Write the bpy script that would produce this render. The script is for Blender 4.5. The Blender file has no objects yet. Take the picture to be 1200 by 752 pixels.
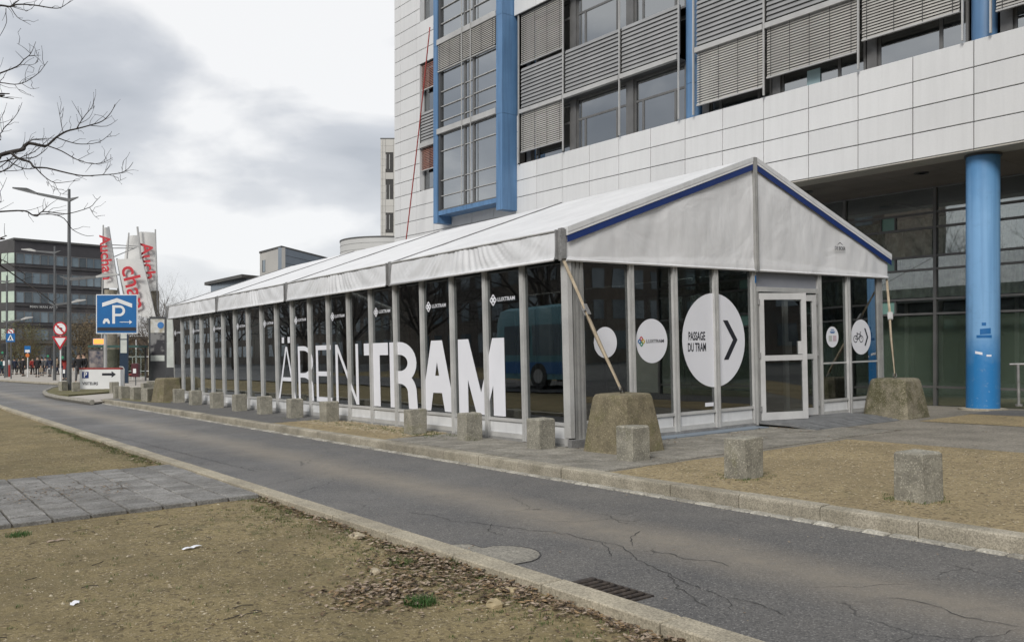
import bpy, bmesh, math, random
from mathutils import Vector, Matrix, noise
R = math.radians
random.seed(7)
scene = bpy.context.scene
col = scene.collection

# ------------------------------------------------------------ frames
# world: camera above the origin, Y forward, Z up.  The road and tent stand on ground
# that rises a little to the right, so they get a frame of their own.
D1 = Vector((-0.59299613, 0.80511842, -0.01182838))     # along the road, away
D2 = Vector((0.80487955, 0.59311008, 0.01973164))       # across, towards the office
WU = Vector((-0.02290184, -0.00218036, 0.99973534))     # ground normal
CAM = Vector((0, 0, 1.37436))
GM = Matrix(((D2.x, D1.x, WU.x, 0), (D2.y, D1.y, WU.y, 0), (D2.z, D1.z, WU.z, 0), (0, 0, 0, 1)))
FS = Vector((0.6140, -0.7893, 0)).normalized()
FN = Vector((0.7893, 0.6140, 0)).normalized()
FM = Matrix(((FS.x, FN.x, 0, 0), (FS.y, FN.y, 0, 0), (0, 0, 1, 0), (0, 0, 0, 1)))
F_PX = 1021.0

# ------------------------------------------------------------ camera, sky, sun, exposure
cam_d = bpy.data.cameras.new('camera')
cam = bpy.data.objects.new('camera', cam_d); col.objects.link(cam)
cam.location = CAM; cam.rotation_euler = (R(90), 0, 0)
cam_d.lens = 36 * F_PX / 1200; cam_d.sensor_width = 36
cam_d.shift_y = 36 / 1200
cam_d.clip_start = 0.05; cam_d.clip_end = 3000
scene.camera = cam
scene.view_settings.view_transform = 'Standard'
scene.view_settings.look = 'None'
scene.view_settings.exposure = 0.42
scene.view_settings.gamma = 1.0
scene.render.resolution_x = 1024; scene.render.resolution_y = 641

SUN_EL, SUN_AZ = R(38), R(203)       # azimuth clockwise from +Y: the light comes from behind the camera, a little from the left
SKY_SEED = 5.3
world = bpy.data.worlds.new("World"); scene.world = world; world.use_nodes = True
wn = world.node_tree; wn.nodes.clear()
def wnode(t, **k):
    n = wn.nodes.new(t)
    for a, b in k.items(): setattr(n, a, b)
    return n
wl = wn.links.new
sky = wnode('ShaderNodeTexSky', sky_type='NISHITA', sun_disc=False)
sky.sun_elevation = SUN_EL; sky.sun_rotation = SUN_AZ
skys = wnode('ShaderNodeVectorMath', operation='SCALE'); skys.inputs['Scale'].default_value = 1.0
wl(sky.outputs[0], skys.inputs[0])
tc = wnode('ShaderNodeTexCoord')
sep = wnode('ShaderNodeSeparateXYZ'); wl(tc.outputs['Generated'], sep.inputs[0])
mz = wnode('ShaderNodeMath', operation='MAXIMUM'); wl(sep.outputs['Z'], mz.inputs[0]); mz.inputs[1].default_value = 0.0
az = wnode('ShaderNodeMath', operation='ADD'); wl(mz.outputs[0], az.inputs[0]); az.inputs[1].default_value = 0.28
dx = wnode('ShaderNodeMath', operation='DIVIDE'); wl(sep.outputs['X'], dx.inputs[0]); wl(az.outputs[0], dx.inputs[1])
dy = wnode('ShaderNodeMath', operation='DIVIDE'); wl(sep.outputs['Y'], dy.inputs[0]); wl(az.outputs[0], dy.inputs[1])
cb = wnode('ShaderNodeCombineXYZ'); wl(dx.outputs[0], cb.inputs[0]); wl(dy.outputs[0], cb.inputs[1]); cb.inputs[2].default_value = SKY_SEED
n1 = wnode('ShaderNodeTexNoise'); n1.inputs['Scale'].default_value = 2.0; n1.inputs['Detail'].default_value = 6; n1.inputs['Roughness'].default_value = 0.46
n1.inputs['Distortion'].default_value = 0.25
wl(cb.outputs[0], n1.inputs['Vector'])
ramp = wnode('ShaderNodeValToRGB'); wl(n1.outputs['Fac'], ramp.inputs[0])
els = ramp.color_ramp.elements
els[0].position = 0.36; els[0].color = (0.33, 0.355, 0.395, 1)
els[1].position = 0.57; els[1].color = (0.71, 0.713, 0.718, 1)
e = els.new(0.48); e.color = (0.46, 0.48, 0.515, 1)
hr = wnode('ShaderNodeMapRange'); wl(sep.outputs['Z'], hr.inputs['Value'])
hr.inputs['From Min'].default_value = 0.02; hr.inputs['From Max'].default_value = 0.26
hr.inputs['To Min'].default_value = 0.85; hr.inputs['To Max'].default_value = 0.0
mixh = wnode('ShaderNodeMix', data_type='RGBA'); wl(hr.outputs[0], mixh.inputs[0]); wl(ramp.outputs[0], mixh.inputs[6]); mixh.inputs[7].default_value = (0.70, 0.705, 0.712, 1)
bgc = wnode('ShaderNodeBackground'); wl(mixh.outputs[2], bgc.inputs[0]); bgc.inputs[1].default_value = 1.0
bgs = wnode('ShaderNodeBackground'); wl(skys.outputs[0], bgs.inputs[0]); bgs.inputs[1].default_value = 0.1
msh = wnode('ShaderNodeMixShader'); msh.inputs[0].default_value = 0.95
wl(bgs.outputs[0], msh.inputs[1]); wl(bgc.outputs[0], msh.inputs[2])
wo = wnode('ShaderNodeOutputWorld'); wl(msh.outputs[0], wo.inputs[0])

sd = bpy.data.lights.new('sun', 'SUN'); sd.energy = 2.1; sd.angle = R(22); sd.color = (1.0, 0.96, 0.90)
sun = bpy.data.objects.new('sun', sd); col.objects.link(sun)
sdir = Vector((math.sin(SUN_AZ) * math.cos(SUN_EL), math.cos(SUN_AZ) * math.cos(SUN_EL), math.sin(SUN_EL)))
sun.rotation_euler = (-sdir).to_track_quat('-Z', 'Y').to_euler()

# ------------------------------------------------------------ helpers
def gz(X, Y): return (0.0229018 * X + 0.00218036 * Y) / 0.99973534
def pxX(x, Y): return (x - 600) / F_PX * Y
def pxZ(y, Y): return CAM.z - (y - 412) / F_PX * Y
def gp(x, y, w=0.0):
    """photo pixel on the ground sheet at height w -> (v, u) in the road frame"""
    r = Vector(((x - 600) / F_PX, 1, -(y - 412) / F_PX)); t = (w - CAM.dot(WU)) / r.dot(WU); P = CAM + r * t
    return (P.dot(D2), P.dot(D1))
def MG(v, u, w=0.0, rz=0.0): return GM @ Matrix.Translation((v, u, w)) @ Matrix.Rotation(rz, 4, 'Z')
def MF(s, d, z=0.0, rz=0.0): return FM @ Matrix.Translation((s, d, z)) @ Matrix.Rotation(rz, 4, 'Z')
def MW(X, Y, rz=0.0, dz=0.0): return Matrix.Translation((X, Y, gz(X, Y) + dz)) @ Matrix.Rotation(rz, 4, 'Z')
I4 = Matrix.Identity(4)

class MB:
    def __init__(s): s.v = []; s.f = []
    def add(s, vs, fs, M=None):
        b = len(s.v)
        s.v += [tuple(M @ Vector(p)) for p in vs] if M is not None else [tuple(p) for p in vs]
        s.f += [tuple(b + i for i in f) for f in fs]; return s
    def box(s, x0, x1, y0, y1, z0, z1, M=None):
        return s.add([(x0,y0,z0),(x1,y0,z0),(x1,y1,z0),(x0,y1,z0),(x0,y0,z1),(x1,y0,z1),(x1,y1,z1),(x0,y1,z1)],
            [(0,3,2,1),(4,5,6,7),(0,1,5,4),(1,2,6,5),(2,3,7,6),(3,0,4,7)], M)
    def bbox(s, x0, x1, y0, y1, z0, z1, b=0.01, M=None, jit=0.0):
        """box with chamfered upper edges and corners"""
        def j(): return random.uniform(-jit, jit)
        v = []
        for (a, z) in ((0, z0), (0, z1 - b), (b, z1)):
            for (x, y, sx, sy) in ((x0,y0,1,1),(x1,y0,-1,1),(x1,y1,-1,-1),(x0,y1,1,-1)):
                c = b * 0.6 + a
                if (sx, sy) in ((1,1), (-1,-1)): pr = ((x + sx*a, y + sy*c), (x + sx*c, y + sy*a))
                else: pr = ((x + sx*c, y + sy*a), (x + sx*a, y + sy*c))
                for p in pr: v.append((p[0] + j(), p[1] + j(), z + j()))
        f = [tuple(range(16, 24))]
        for L in (0, 8):
            for i in range(8): f.append((L+i, L+(i+1)%8, L+8+(i+1)%8, L+8+i))
        return s.add(v, f, M)
    def prism(s, poly, z0, z1, M=None):
        n = len(poly)
        a = sum(poly[i][0]*poly[(i+1)%n][1]-poly[(i+1)%n][0]*poly[i][1] for i in range(n))
        if a < 0: poly = poly[::-1]
        vs = [(p[0],p[1],z0) for p in poly] + [(p[0],p[1],z1) for p in poly]
        fs = [tuple(range(n-1,-1,-1)), tuple(range(n,2*n))] + [(i,(i+1)%n,n+(i+1)%n,n+i) for i in range(n)]
        return s.add(vs, fs, M)
    def cyl(s, p0, p1, r0, r1=None, n=12, caps=True, M=None):
        r1 = r0 if r1 is None else r1
        return s.tube([p0, p1], [r0, r1], n, caps, M)
    def tube(s, pts, rs, n=8, caps=True, M=None):
        pts = [Vector(p) for p in pts]
        if not hasattr(rs, '__len__'): rs = [rs]*len(pts)
        vs = []; up = None
        for i, p in enumerate(pts):
            t = (pts[min(i+1, len(pts)-1)] - pts[max(i-1, 0)])
            t = t.normalized() if t.length > 1e-9 else Vector((0,0,1))
            if up is None:
                up = Vector((0,0,1)) if abs(t.z) < .9 else Vector((1,0,0))
            a = t.cross(up)
            if a.length < 1e-4: a = t.orthogonal()
            a.normalize(); b = a.cross(t).normalized(); up = b
            for k in range(n):
                th = 2*math.pi*k/n
                vs.append(p + (a*math.cos(th) + b*math.sin(th))*rs[i])
        fs = []
        for i in range(len(pts)-1):
            for k in range(n):
                fs.append((i*n+k, i*n+(k+1)%n, (i+1)*n+(k+1)%n, (i+1)*n+k))
        if caps:
            fs.append(tuple(range(n-1,-1,-1))); fs.append(tuple((len(pts)-1)*n+k for k in range(n)))
        return s.add(vs, fs, M)
    def lathe(s, prof, n=20, M=None):
        vs = []; 
        for (r, z) in prof:
            for k in range(n):
                a = 2*math.pi*k/n; vs.append((r*math.cos(a), r*math.sin(a), z))
        fs = [(i*n+k, i*n+(k+1)%n, (i+1)*n+(k+1)%n, (i+1)*n+k) for i in range(len(prof)-1) for k in range(n)]
        fs.append(tuple(range(n-1,-1,-1))); fs.append(tuple((len(prof)-1)*n+k for k in range(n)))
        return s.add(vs, fs, M)
    def ball(s, c, r, n=10, m=6, sc=(1,1,1), M=None):
        c = Vector(c); vs = [c + Vector((0,0,-r*sc[2]))]
        for i in range(1, m):
            ph = -math.pi/2 + math.pi*i/m
            for k in range(n):
                a = 2*math.pi*k/n
                vs.append(c + Vector((r*sc[0]*math.cos(ph)*math.cos(a), r*sc[1]*math.cos(ph)*math.sin(a), r*sc[2]*math.sin(ph))))
        vs.append(c + Vector((0,0,r*sc[2]))); L = len(vs)-1
        fs = [(0, 1+(k+1)%n, 1+k) for k in range(n)]
        for i in range(m-2):
            for k in range(n): fs.append((1+i*n+k, 1+i*n+(k+1)%n, 1+(i+1)*n+(k+1)%n, 1+(i+1)*n+k))
        fs += [(1+(m-2)*n+k, 1+(m-2)*n+(k+1)%n, L) for k in range(n)]
        return s.add(vs, fs, M)
    def mesh(s, name, mat, smooth=False, angle=None):
        me = bpy.data.meshes.new(name); me.from_pydata(s.v, [], s.f); me.materials.append(mat)
        if smooth:
            for p in me.polygons: p.use_smooth = True
            if angle: me.set_sharp_from_angle(angle=R(angle))
        me.update(); return me
    def build(s, name, mat, parent=None, M=None, smooth=False, angle=None, kind=None, label=None):
        return link(name, s.mesh(name, mat, smooth, angle), parent, M, kind, label)

def link(name, me, parent=None, M=None, kind=None, label=None):
    o = bpy.data.objects.new(name, me); col.objects.link(o)
    if parent is not None:
        o.parent = parent
        if M is not None: o.matrix_local = M
    elif M is not None: o.matrix_world = M
    if kind: o['kind'] = kind
    if label: o['label'] = label
    return o
def tag(o, label, cat, group=None):
    o['label'] = label; o['category'] = cat
    if group: o['group'] = group
    return o
def thing(name, label, cat, M=I4, group=None):
    o = bpy.data.objects.new(name, None); col.objects.link(o); o.matrix_world = M; o.empty_display_size = .2
    return tag(o, label, cat, group)
def copy_tree(o, M=None, label=None, parent=None):
    c = o.copy(); col.objects.link(c); c.parent = parent
    if M is not None: c.matrix_world = M
    if label: c['label'] = label
    for ch in list(o.children): copy_tree(ch, None, None, c)
    return c

# ------------------------------------------------------------ materials
def newmat(name):
    m = bpy.data.materials.new(name); m.use_nodes = True; nt = m.node_tree
    return m, nt, nt.nodes['Principled BSDF']
def pos_node(nt):
    return nt.nodes.new('ShaderNodeNewGeometry').outputs['Position']
def mk_noise(nt, vec, scale, detail=3, rough=.55, dist=0.0):
    n = nt.nodes.new('ShaderNodeTexNoise'); n.inputs['Scale'].default_value = scale; n.inputs['Detail'].default_value = detail
    n.inputs['Roughness'].default_value = rough; n.inputs['Distortion'].default_value = dist; nt.links.new(vec, n.inputs['Vector'])
    return n.outputs['Fac']
def mk_range(nt, v, a, b, c=0., d=1.):
    n = nt.nodes.new('ShaderNodeMapRange'); nt.links.new(v, n.inputs['Value'])
    for k, x in zip(('From Min','From Max','To Min','To Max'), (a,b,c,d)): n.inputs[k].default_value = x
    return n.outputs[0]
def mk_mix(nt, f, a, b, blend='MIX'):
    n = nt.nodes.new('ShaderNodeMix'); n.data_type = 'RGBA'; n.blend_type = blend
    if isinstance(f, (int, float)): n.inputs[0].default_value = f
    else: nt.links.new(f, n.inputs[0])
    for i, x in ((6, a), (7, b)):
        if isinstance(x, tuple): n.inputs[i].default_value = (*x[:3], 1)
        else: nt.links.new(x, n.inputs[i])
    return n.outputs[2]
def mk_speck(nt, vec, scale):
    n = nt.nodes.new('ShaderNodeTexVoronoi'); n.inputs['Scale'].default_value = scale; nt.links.new(vec, n.inputs['Vector'])
    q = nt.nodes.new('ShaderNodeSeparateColor'); nt.links.new(n.outputs['Color'], q.inputs[0]); return q.outputs[0]
def mk_bump(nt, bsdf, h, dist, strength=1.0):
    b = nt.nodes.new('ShaderNodeBump'); b.inputs['Distance'].default_value = dist; b.inputs['Strength'].default_value = strength
    nt.links.new(h, b.inputs['Height']); nt.links.new(b.outputs[0], bsdf.inputs['Normal'])
def pm(name, c1, c2=None, scale=4., rough=.6, metal=0., fine=None, fine_amt=.15, bump=0., bump_scale=40., rnd=0., lo=.35, hi=.65, streak=0., spec=None):
    """procedural paint/stone/metal: two tones by large noise, fine grain, per-piece variation, bump"""
    m, nt, b = newmat(name); c2 = c2 or tuple(x*.85 for x in c1)
    P = pos_node(nt)
    colr = mk_mix(nt, mk_range(nt, mk_noise(nt, P, scale, 4), lo, hi), c1, c2)
    if fine:
        g = mk_range(nt, mk_speck(nt, P, fine*.7) if fine_amt > .25 else mk_noise(nt, P, fine, 2, .7), .0 if fine_amt > .25 else .3, 1. if fine_amt > .25 else .7, 1-fine_amt, 1+fine_amt)
        gg = nt.nodes.new('ShaderNodeCombineXYZ')
        for i in range(3): nt.links.new(g, gg.inputs[i])
        colr = mk_mix(nt, 1.0, colr, gg.outputs[0], 'MULTIPLY')
    if streak:
        mp = nt.nodes.new('ShaderNodeMapping'); nt.links.new(P, mp.inputs[0]); mp.inputs['Scale'].default_value = (9, 9, .5)
        s_ = mk_range(nt, mk_noise(nt, mp.outputs[0], 1.0, 4), .42, .7, 1, 1-streak)
        gg = nt.nodes.new('ShaderNodeCombineXYZ')
        for i in range(3): nt.links.new(s_, gg.inputs[i])
        colr = mk_mix(nt, 1.0, colr, gg.outputs[0], 'MULTIPLY')
    if rnd:
        oi = nt.nodes.new('ShaderNodeObjectInfo')
        g = mk_range(nt, oi.outputs['Random'], 0, 1, 1-rnd, 1+rnd); gg = nt.nodes.new('ShaderNodeCombineXYZ')
        for i in range(3): nt.links.new(g, gg.inputs[i])
        colr = mk_mix(nt, 1.0, colr, gg.outputs[0], 'MULTIPLY')
    nt.links.new(colr, b.inputs['Base Color'])
    b.inputs['Roughness'].default_value = rough; b.inputs['Metallic'].default_value = metal
    if spec is not None: b.inputs['Specular IOR Level'].default_value = spec
    if bump: mk_bump(nt, b, mk_noise(nt, P, bump_scale, 4, .65), bump)
    return m
def glass(name, tint, add=0.0, rough=0.0, rscale=1.0):
    m, nt, b = newmat(name); nt.nodes.remove(b)
    out = nt.nodes['Material Output']
    tr = nt.nodes.new('ShaderNodeBsdfTransparent'); tr.inputs[0].default_value = (*tint, 1)
    gl = nt.nodes.new('ShaderNodeBsdfGlossy'); gl.inputs['Roughness'].default_value = rough; gl.inputs[0].default_value = (.92, .95, .97, 1)
    P = pos_node(nt)
    bp = nt.nodes.new('ShaderNodeBump'); bp.inputs['Distance'].default_value = .004; bp.inputs['Strength'].default_value = .25
    nt.links.new(mk_noise(nt, P, 1.3, 1), bp.inputs['Height']); nt.links.new(bp.outputs[0], gl.inputs['Normal'])
    fr = nt.nodes.new('ShaderNodeFresnel'); fr.inputs[0].default_value = 1.5
    ge = nt.nodes.new('ShaderNodeNewGeometry')
    # the same glass from both sides
    ior = mk_range(nt, ge.outputs['Backfacing'], 0, 1, 1.5, 1/1.5); 
    ma = nt.nodes.new('ShaderNodeMath'); ma.operation = 'MULTIPLY_ADD'; nt.links.new(fr.outputs[0], ma.inputs[0])
    nt.links.new(ior, fr.inputs[0])
    ma.inputs[1].default_value = rscale; ma.inputs[2].default_value = add; ma.use_clamp = True
    mx = nt.nodes.new('ShaderNodeMixShader'); nt.links.new(ma.outputs[0], mx.inputs[0])
    nt.links.new(tr.outputs[0], mx.inputs[1]); nt.links.new(gl.outputs[0], mx.inputs[2]); nt.links.new(mx.outputs[0], out.inputs[0])
    return m
M = {}
M['concrete'] = pm('concrete', (.27,.255,.22), (.18,.165,.135), 5, .92, fine=120, fine_amt=.35, bump=.004, bump_scale=90, rnd=.1, streak=.2)
M['kerb'] = pm('kerb_concrete', (.33,.30,.24), (.22,.20,.155), 3, .9, fine=150, fine_amt=.3, bump=.003, bump_scale=120, rnd=.13)
M['flush'] = pm('edging_concrete', (.38,.34,.26), (.29,.26,.20), 3, .9, fine=150, fine_amt=.3, bump=.003, bump_scale=120, rnd=.10)
M['slab'] = pm('slab_concrete', (.235,.23,.22), (.15,.145,.135), 4, .9, fine=110, fine_amt=.3, bump=.003, bump_scale=80, rnd=.16)
M['paver'] = pm('paver_concrete', (.24,.225,.195), (.17,.16,.135), 3, .9, fine=90, fine_amt=.3, bump=.003, bump_scale=80, rnd=.14)
M['gutter'] = pm('gutter_stone', (.36,.345,.30), (.24,.225,.19), 8, .9, fine=120, fine_amt=.3, bump=.004, bump_scale=60, rnd=.25)
M['soilbase'] = pm('joint_soil', (.10,.085,.06), (.07,.06,.045), 9, .97, fine=150, fine_amt=.3)
M['panel'] = pm('white_cladding', (.615,.62,.625), (.585,.59,.595), .6, .40, fine=30, fine_amt=.02, rnd=.04, streak=.05, spec=.4)
M['panel_far'] = pm('far_cladding', (.46,.45,.42), (.40,.39,.37), .3, .6, rnd=.05)
M['drum'] = pm('drum_cladding', (.50,.50,.49), (.45,.45,.44), .3, .6)
M['bluegrey'] = pm('bluegrey_cladding', (.20,.235,.275), (.165,.20,.24), .4, .6, rnd=.08)
M['gap'] = pm('dark_joint', (.06,.058,.055), (.045,.045,.045), 3, .9)
M['blue_light'] = pm('blue_paint', (.105,.215,.385), (.085,.18,.33), .9, .5, streak=.25)
M['grey_frame'] = pm('grey_frame', (.16,.16,.16), (.13,.13,.13), 3, .45, metal=.3)
M['dark_frame'] = pm('dark_frame', (.055,.058,.062), (.045,.047,.05), 3, .45)
M['hood'] = pm('hood_metal', (.45,.45,.445), (.38,.38,.375), 2, .45, metal=.15)
M['blind_red'] = pm('reddish_blind', (.26,.13,.10), (.20,.10,.08), 1.5, .6)
M['louvre'] = pm('louvre_metal', (.30,.305,.31), (.25,.255,.26), 1.5, .5, metal=.1, rnd=.05)
M['blind'] = pm('blind_metal', (.42,.41,.385), (.36,.35,.33), 1.5, .5, metal=.1, rnd=.06)
M['wall_dark'] = pm('inner_wall', (.075,.075,.072), (.05,.05,.05), 1.0, .9)
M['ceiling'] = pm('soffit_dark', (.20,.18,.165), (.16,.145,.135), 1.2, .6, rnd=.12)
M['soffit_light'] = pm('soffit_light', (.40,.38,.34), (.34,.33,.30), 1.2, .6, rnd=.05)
M['curtain'] = pm('curtain_cloth', (.72,.72,.68), (.30,.30,.29), 5, .9)
M['glass_up'] = glass('window_glass', (.16,.19,.20), .30)
M['glass_bay'] = glass('bay_glass', (.14,.17,.18), .38)
M['lobby'] = pm('lobby_grey', (.16,.16,.155), (.12,.12,.12), 1, .5)
M['paper'] = pm('blue_paper', (.42,.58,.62), None, 2, .6)
M['screen'] = pm('pane_lightening_sheet', (.36,.38,.33), (.28,.30,.26), .8, .9)  # for the sheet added behind the lobby glass to lighten the panes
M['lobby_wall'] = pm('lobby_wall_paint', (.13,.14,.125), (.09,.10,.09), .5, .8)
M['yellow_dull'] = pm('ochre_edge', (.25,.20,.07), (.10,.09,.07), .5, .7)
M['brown_wall'] = pm('brown_render', (.10,.075,.06), (.07,.055,.045), .5, .9)
M['lamp_white'] = pm('lamp_white', (.50,.50,.49), None, 2, .4)
M['redsign'] = pm('red_sign', (.45,.02,.03), None, 2, .4)
M['totem'] = pm('totem_blue', (.012,.03,.06), None, 2, .4)
M['shelter_green'] = pm('shelter_edge', (.04,.09,.08), None, 2, .4)
M['maroon'] = pm('maroon_paint', (.07,.012,.02), None, 2, .5)
M['poster_a'] = pm('poster_picture', (.30,.26,.24), (.03,.04,.07), 2.5, .4)
M['poster_b'] = pm('pale_poster', (.55,.56,.55), (.30,.27,.20), 2.5, .4)
M['poster_c'] = pm('dark_poster', (.03,.03,.035), (.18,.18,.18), 2.0, .4, lo=.5, hi=.6)
M['banner'] = pm('banner_cloth', (.62,.62,.61), (.55,.55,.54), .7, .7)
M['bus_paint'] = pm('bus_paint', (.10,.26,.30), (.16,.34,.40), .4, .35)
def emis(name, c, s_):
    m, nt, b = newmat(name); b.inputs['Base Color'].default_value = (*c,1); b.inputs['Emission Color'].default_value = (*c,1); b.inputs['Emission Strength'].default_value = s_; return m
M['orange_lit'] = emis('lit_display', (.9,.28,.05), 1.0)
M['glass_low'] = glass('lobby_glass', (.78,.83,.80), .16)
M['glass_green'] = pm('green_glass', (.24,.42,.37), (.20,.36,.32), 2, .15)
M['glass_tent'] = glass('tent_glass', (.46,.48,.47), .075, rscale=2.1)
M['glass_far'] = pm('far_glass', (.07,.10,.125), (.13,.165,.19), .25, .12, rnd=.5)
M['opposite'] = pm('opposite_render', (.20,.16,.125), (.11,.10,.09), .12, .8)
M['glass_opp'] = pm('opposite_glass', (.10,.13,.15), (.32,.36,.38), .22, .15, rnd=.4)
M['patch'] = pm('patch_concrete', (.25,.235,.20), (.19,.18,.155), 4, .9, fine=110, fine_amt=.35)
M['glass_lit'] = pm('pale_window', (.50,.60,.50), (.40,.48,.42), .5, .3)  # pale green stands in for the light in the glass
M['alu'] = pm('aluminium', (.56,.56,.55), (.46,.46,.455), 3, .42, metal=.25, fine=60, fine_amt=.08, rnd=.04)
M['alu_dull'] = pm('dull_aluminium', (.36,.36,.35), (.28,.28,.275), 4, .5, metal=.25, fine=60, fine_amt=.1)
M['steel'] = pm('galvanised_steel', (.32,.32,.32), (.22,.22,.22), 6, .5, metal=.3, fine=50, fine_amt=.15)
M['iron'] = pm('rusty_iron', (.085,.068,.055), (.05,.043,.04), 20, .6, metal=.4, fine=80, fine_amt=.3)
M['grey_light'] = pm('grey_panel', (.24,.25,.28), (.21,.22,.25), 2, .5)
M['alu_light'] = pm('light_aluminium', (.60,.60,.60), (.52,.52,.52), 3, .4, metal=.15, fine=60, fine_amt=.06)
M['ramp'] = pm('ramp_metal', (.23,.235,.24), (.17,.175,.18), 5, .6, metal=.2, fine=60, fine_amt=.15)
M['seam'] = pm('seam_rubber', (.16,.16,.165), (.12,.12,.12), 3, .6)
M['sticker_grey'] = pm('grey_print', (.50,.53,.50), None, 3, .5)
M['sticker_pink'] = pm('pink_print', (.60,.48,.54), None, 3, .5)
M['kick'] = pm('white_kick_panel', (.66,.67,.68), (.58,.59,.60), 3, .5, streak=.08)
M['sticker'] = pm('white_sticker', (.74,.75,.80), (.71,.72,.77), 2, .5)
M['ink'] = pm('dark_ink', (.018,.02,.03), (.015,.017,.026), 3, .5)
M['red'] = pm('red_print', (.50,.02,.035), (.42,.02,.03), 2, .5)
M['green'] = pm('green_print', (.04,.26,.13), (.03,.22,.11), 2, .5)
M['yellow'] = pm('yellow_print', (.60,.45,.05), (.5,.38,.05), 2, .5)
M['bluep'] = pm('blue_print', (.04,.17,.42), (.03,.14,.36), 2, .5)
M['signblue'] = pm('sign_blue', (.012,.13,.36), (.01,.11,.31), 1.5, .4)
M['signwhite'] = pm('sign_white', (.72,.73,.74), (.66,.67,.68), 1.5, .45)
M['stripe'] = pm('blue_stripe', (.006,.030,.16), (.005,.024,.13), 2, .55)
M['strap'] = pm('strap_webbing', (.46,.39,.29), (.34,.28,.20), 12, .9, fine=200, fine_amt=.2)
M['rubber'] = pm('black_plastic', (.022,.022,.024), (.03,.03,.03), 4, .5)
M['bark'] = pm('bark', (.052,.045,.042), (.035,.03,.028), 8, .9, bump=.004)
M['bark_far'] = pm('bark_far', (.11,.088,.07), (.07,.058,.048), 1.5, .95)
M['twig_tan'] = pm('tan_twigs', (.17,.125,.075), (.10,.085,.05), .8, .95)
M['leaf_green'] = pm('olive_leaf', (.075,.085,.03), (.10,.08,.03), .6, .8)
M['pole'] = pm('pole_grey', (.14,.145,.15), (.11,.115,.12), 2, .5, metal=.3)
M['lampglass'] = pm('lamp_head', (.55,.56,.55), (.5,.5,.5), 2, .3)
M['office_dark'] = pm('dark_brick', (.052,.050,.055), (.040,.039,.043), .5, .8)
M['office_dark2'] = pm('dark_render', (.07,.068,.07), (.05,.05,.05), .5, .8)
M['roof_dark'] = pm('roof_edge', (.09,.09,.085), (.07,.07,.07), 1, .7)
M['redpaint'] = pm('red_paint', (.30,.03,.025), (.24,.025,.02), 3, .5)
M['orange'] = pm('orange_print', (.55,.16,.03), (.45,.12,.03), 3, .5)
M['grass'] = pm('grass_blade', (.055,.095,.02), (.10,.11,.035), 30, .7, lo=.4, hi=.6)
M['grassg'] = pm('green_grass_blade', (.025,.085,.012), (.05,.10,.02), 30, .7)
M['leafbrown'] = pm('dead_leaf', (.20,.135,.07), (.065,.045,.03), 22, .8, lo=.4, hi=.6, fine=30, fine_amt=.6)
M['leafpale'] = pm('pale_leaf', (.36,.29,.22), (.22,.165,.12), 25, .8)
M['stone'] = pm('pebble', (.42,.37,.27), (.27,.22,.15), 45, .9, lo=.4, hi=.6)
M['rock'] = pm('yellow_rock', (.38,.31,.19), (.28,.23,.14), 20, .9, bump=.004)
M['skin'] = pm('skin', (.45,.30,.22), (.42,.27,.20), 5, .6)
for n_, c_ in (('cloth_black',(.018,.018,.02)),('cloth_navy',(.02,.028,.055)),('cloth_grey',(.12,.12,.125)),('cloth_red',(.30,.035,.03)),('cloth_teal',(.03,.14,.16)),('cloth_tan',(.26,.21,.15)),('hair',(.03,.022,.016)),('cloth_white',(.55,.55,.54))):
    M[n_] = pm(n_, c_, None, 8, .85)

# large weathered concrete of the ballast blocks: mossy, stained
def block_mat(name, base, moss, mossiness):
    m, nt, b = newmat(name); P = pos_node(nt)
    c = mk_mix(nt, mk_range(nt, mk_noise(nt, P, 6, 6, .65), .36, .62), base, tuple(x*.62 for x in base))
    c = mk_mix(nt, mk_range(nt, mk_noise(nt, P, 3.2, 8, .7), .62-mossiness, .78-mossiness), c, moss)
    c = mk_mix(nt, mk_range(nt, mk_noise(nt, P, 22, 5, .7), .66, .74), c, tuple(min(1, x*1.7) for x in base))
    c = mk_mix(nt, mk_range(nt, mk_speck(nt, P, 75), .05, .40, .38, 0), c, tuple(x*.35 for x in base))
    c = mk_mix(nt, mk_range(nt, mk_speck(nt, P, 95), .80, .99, 0, .55), c, tuple(min(1, x*1.8) for x in base))
    nt.links.new(c, b.inputs['Base Color']); b.inputs['Roughness'].default_value = .93
    mk_bump(nt, b, mk_noise(nt, P, 35, 8, .7), .012)
    return m
M['block_near'] = block_mat('block_concrete', (.215,.185,.12), (.13,.12,.06), .12)
M['block_far'] = block_mat('mossy_block_concrete', (.25,.225,.165), (.085,.08,.04), .20)
M['bollard'] = block_mat('bollard_concrete', (.31,.295,.245), (.17,.165,.09), .05)

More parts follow.
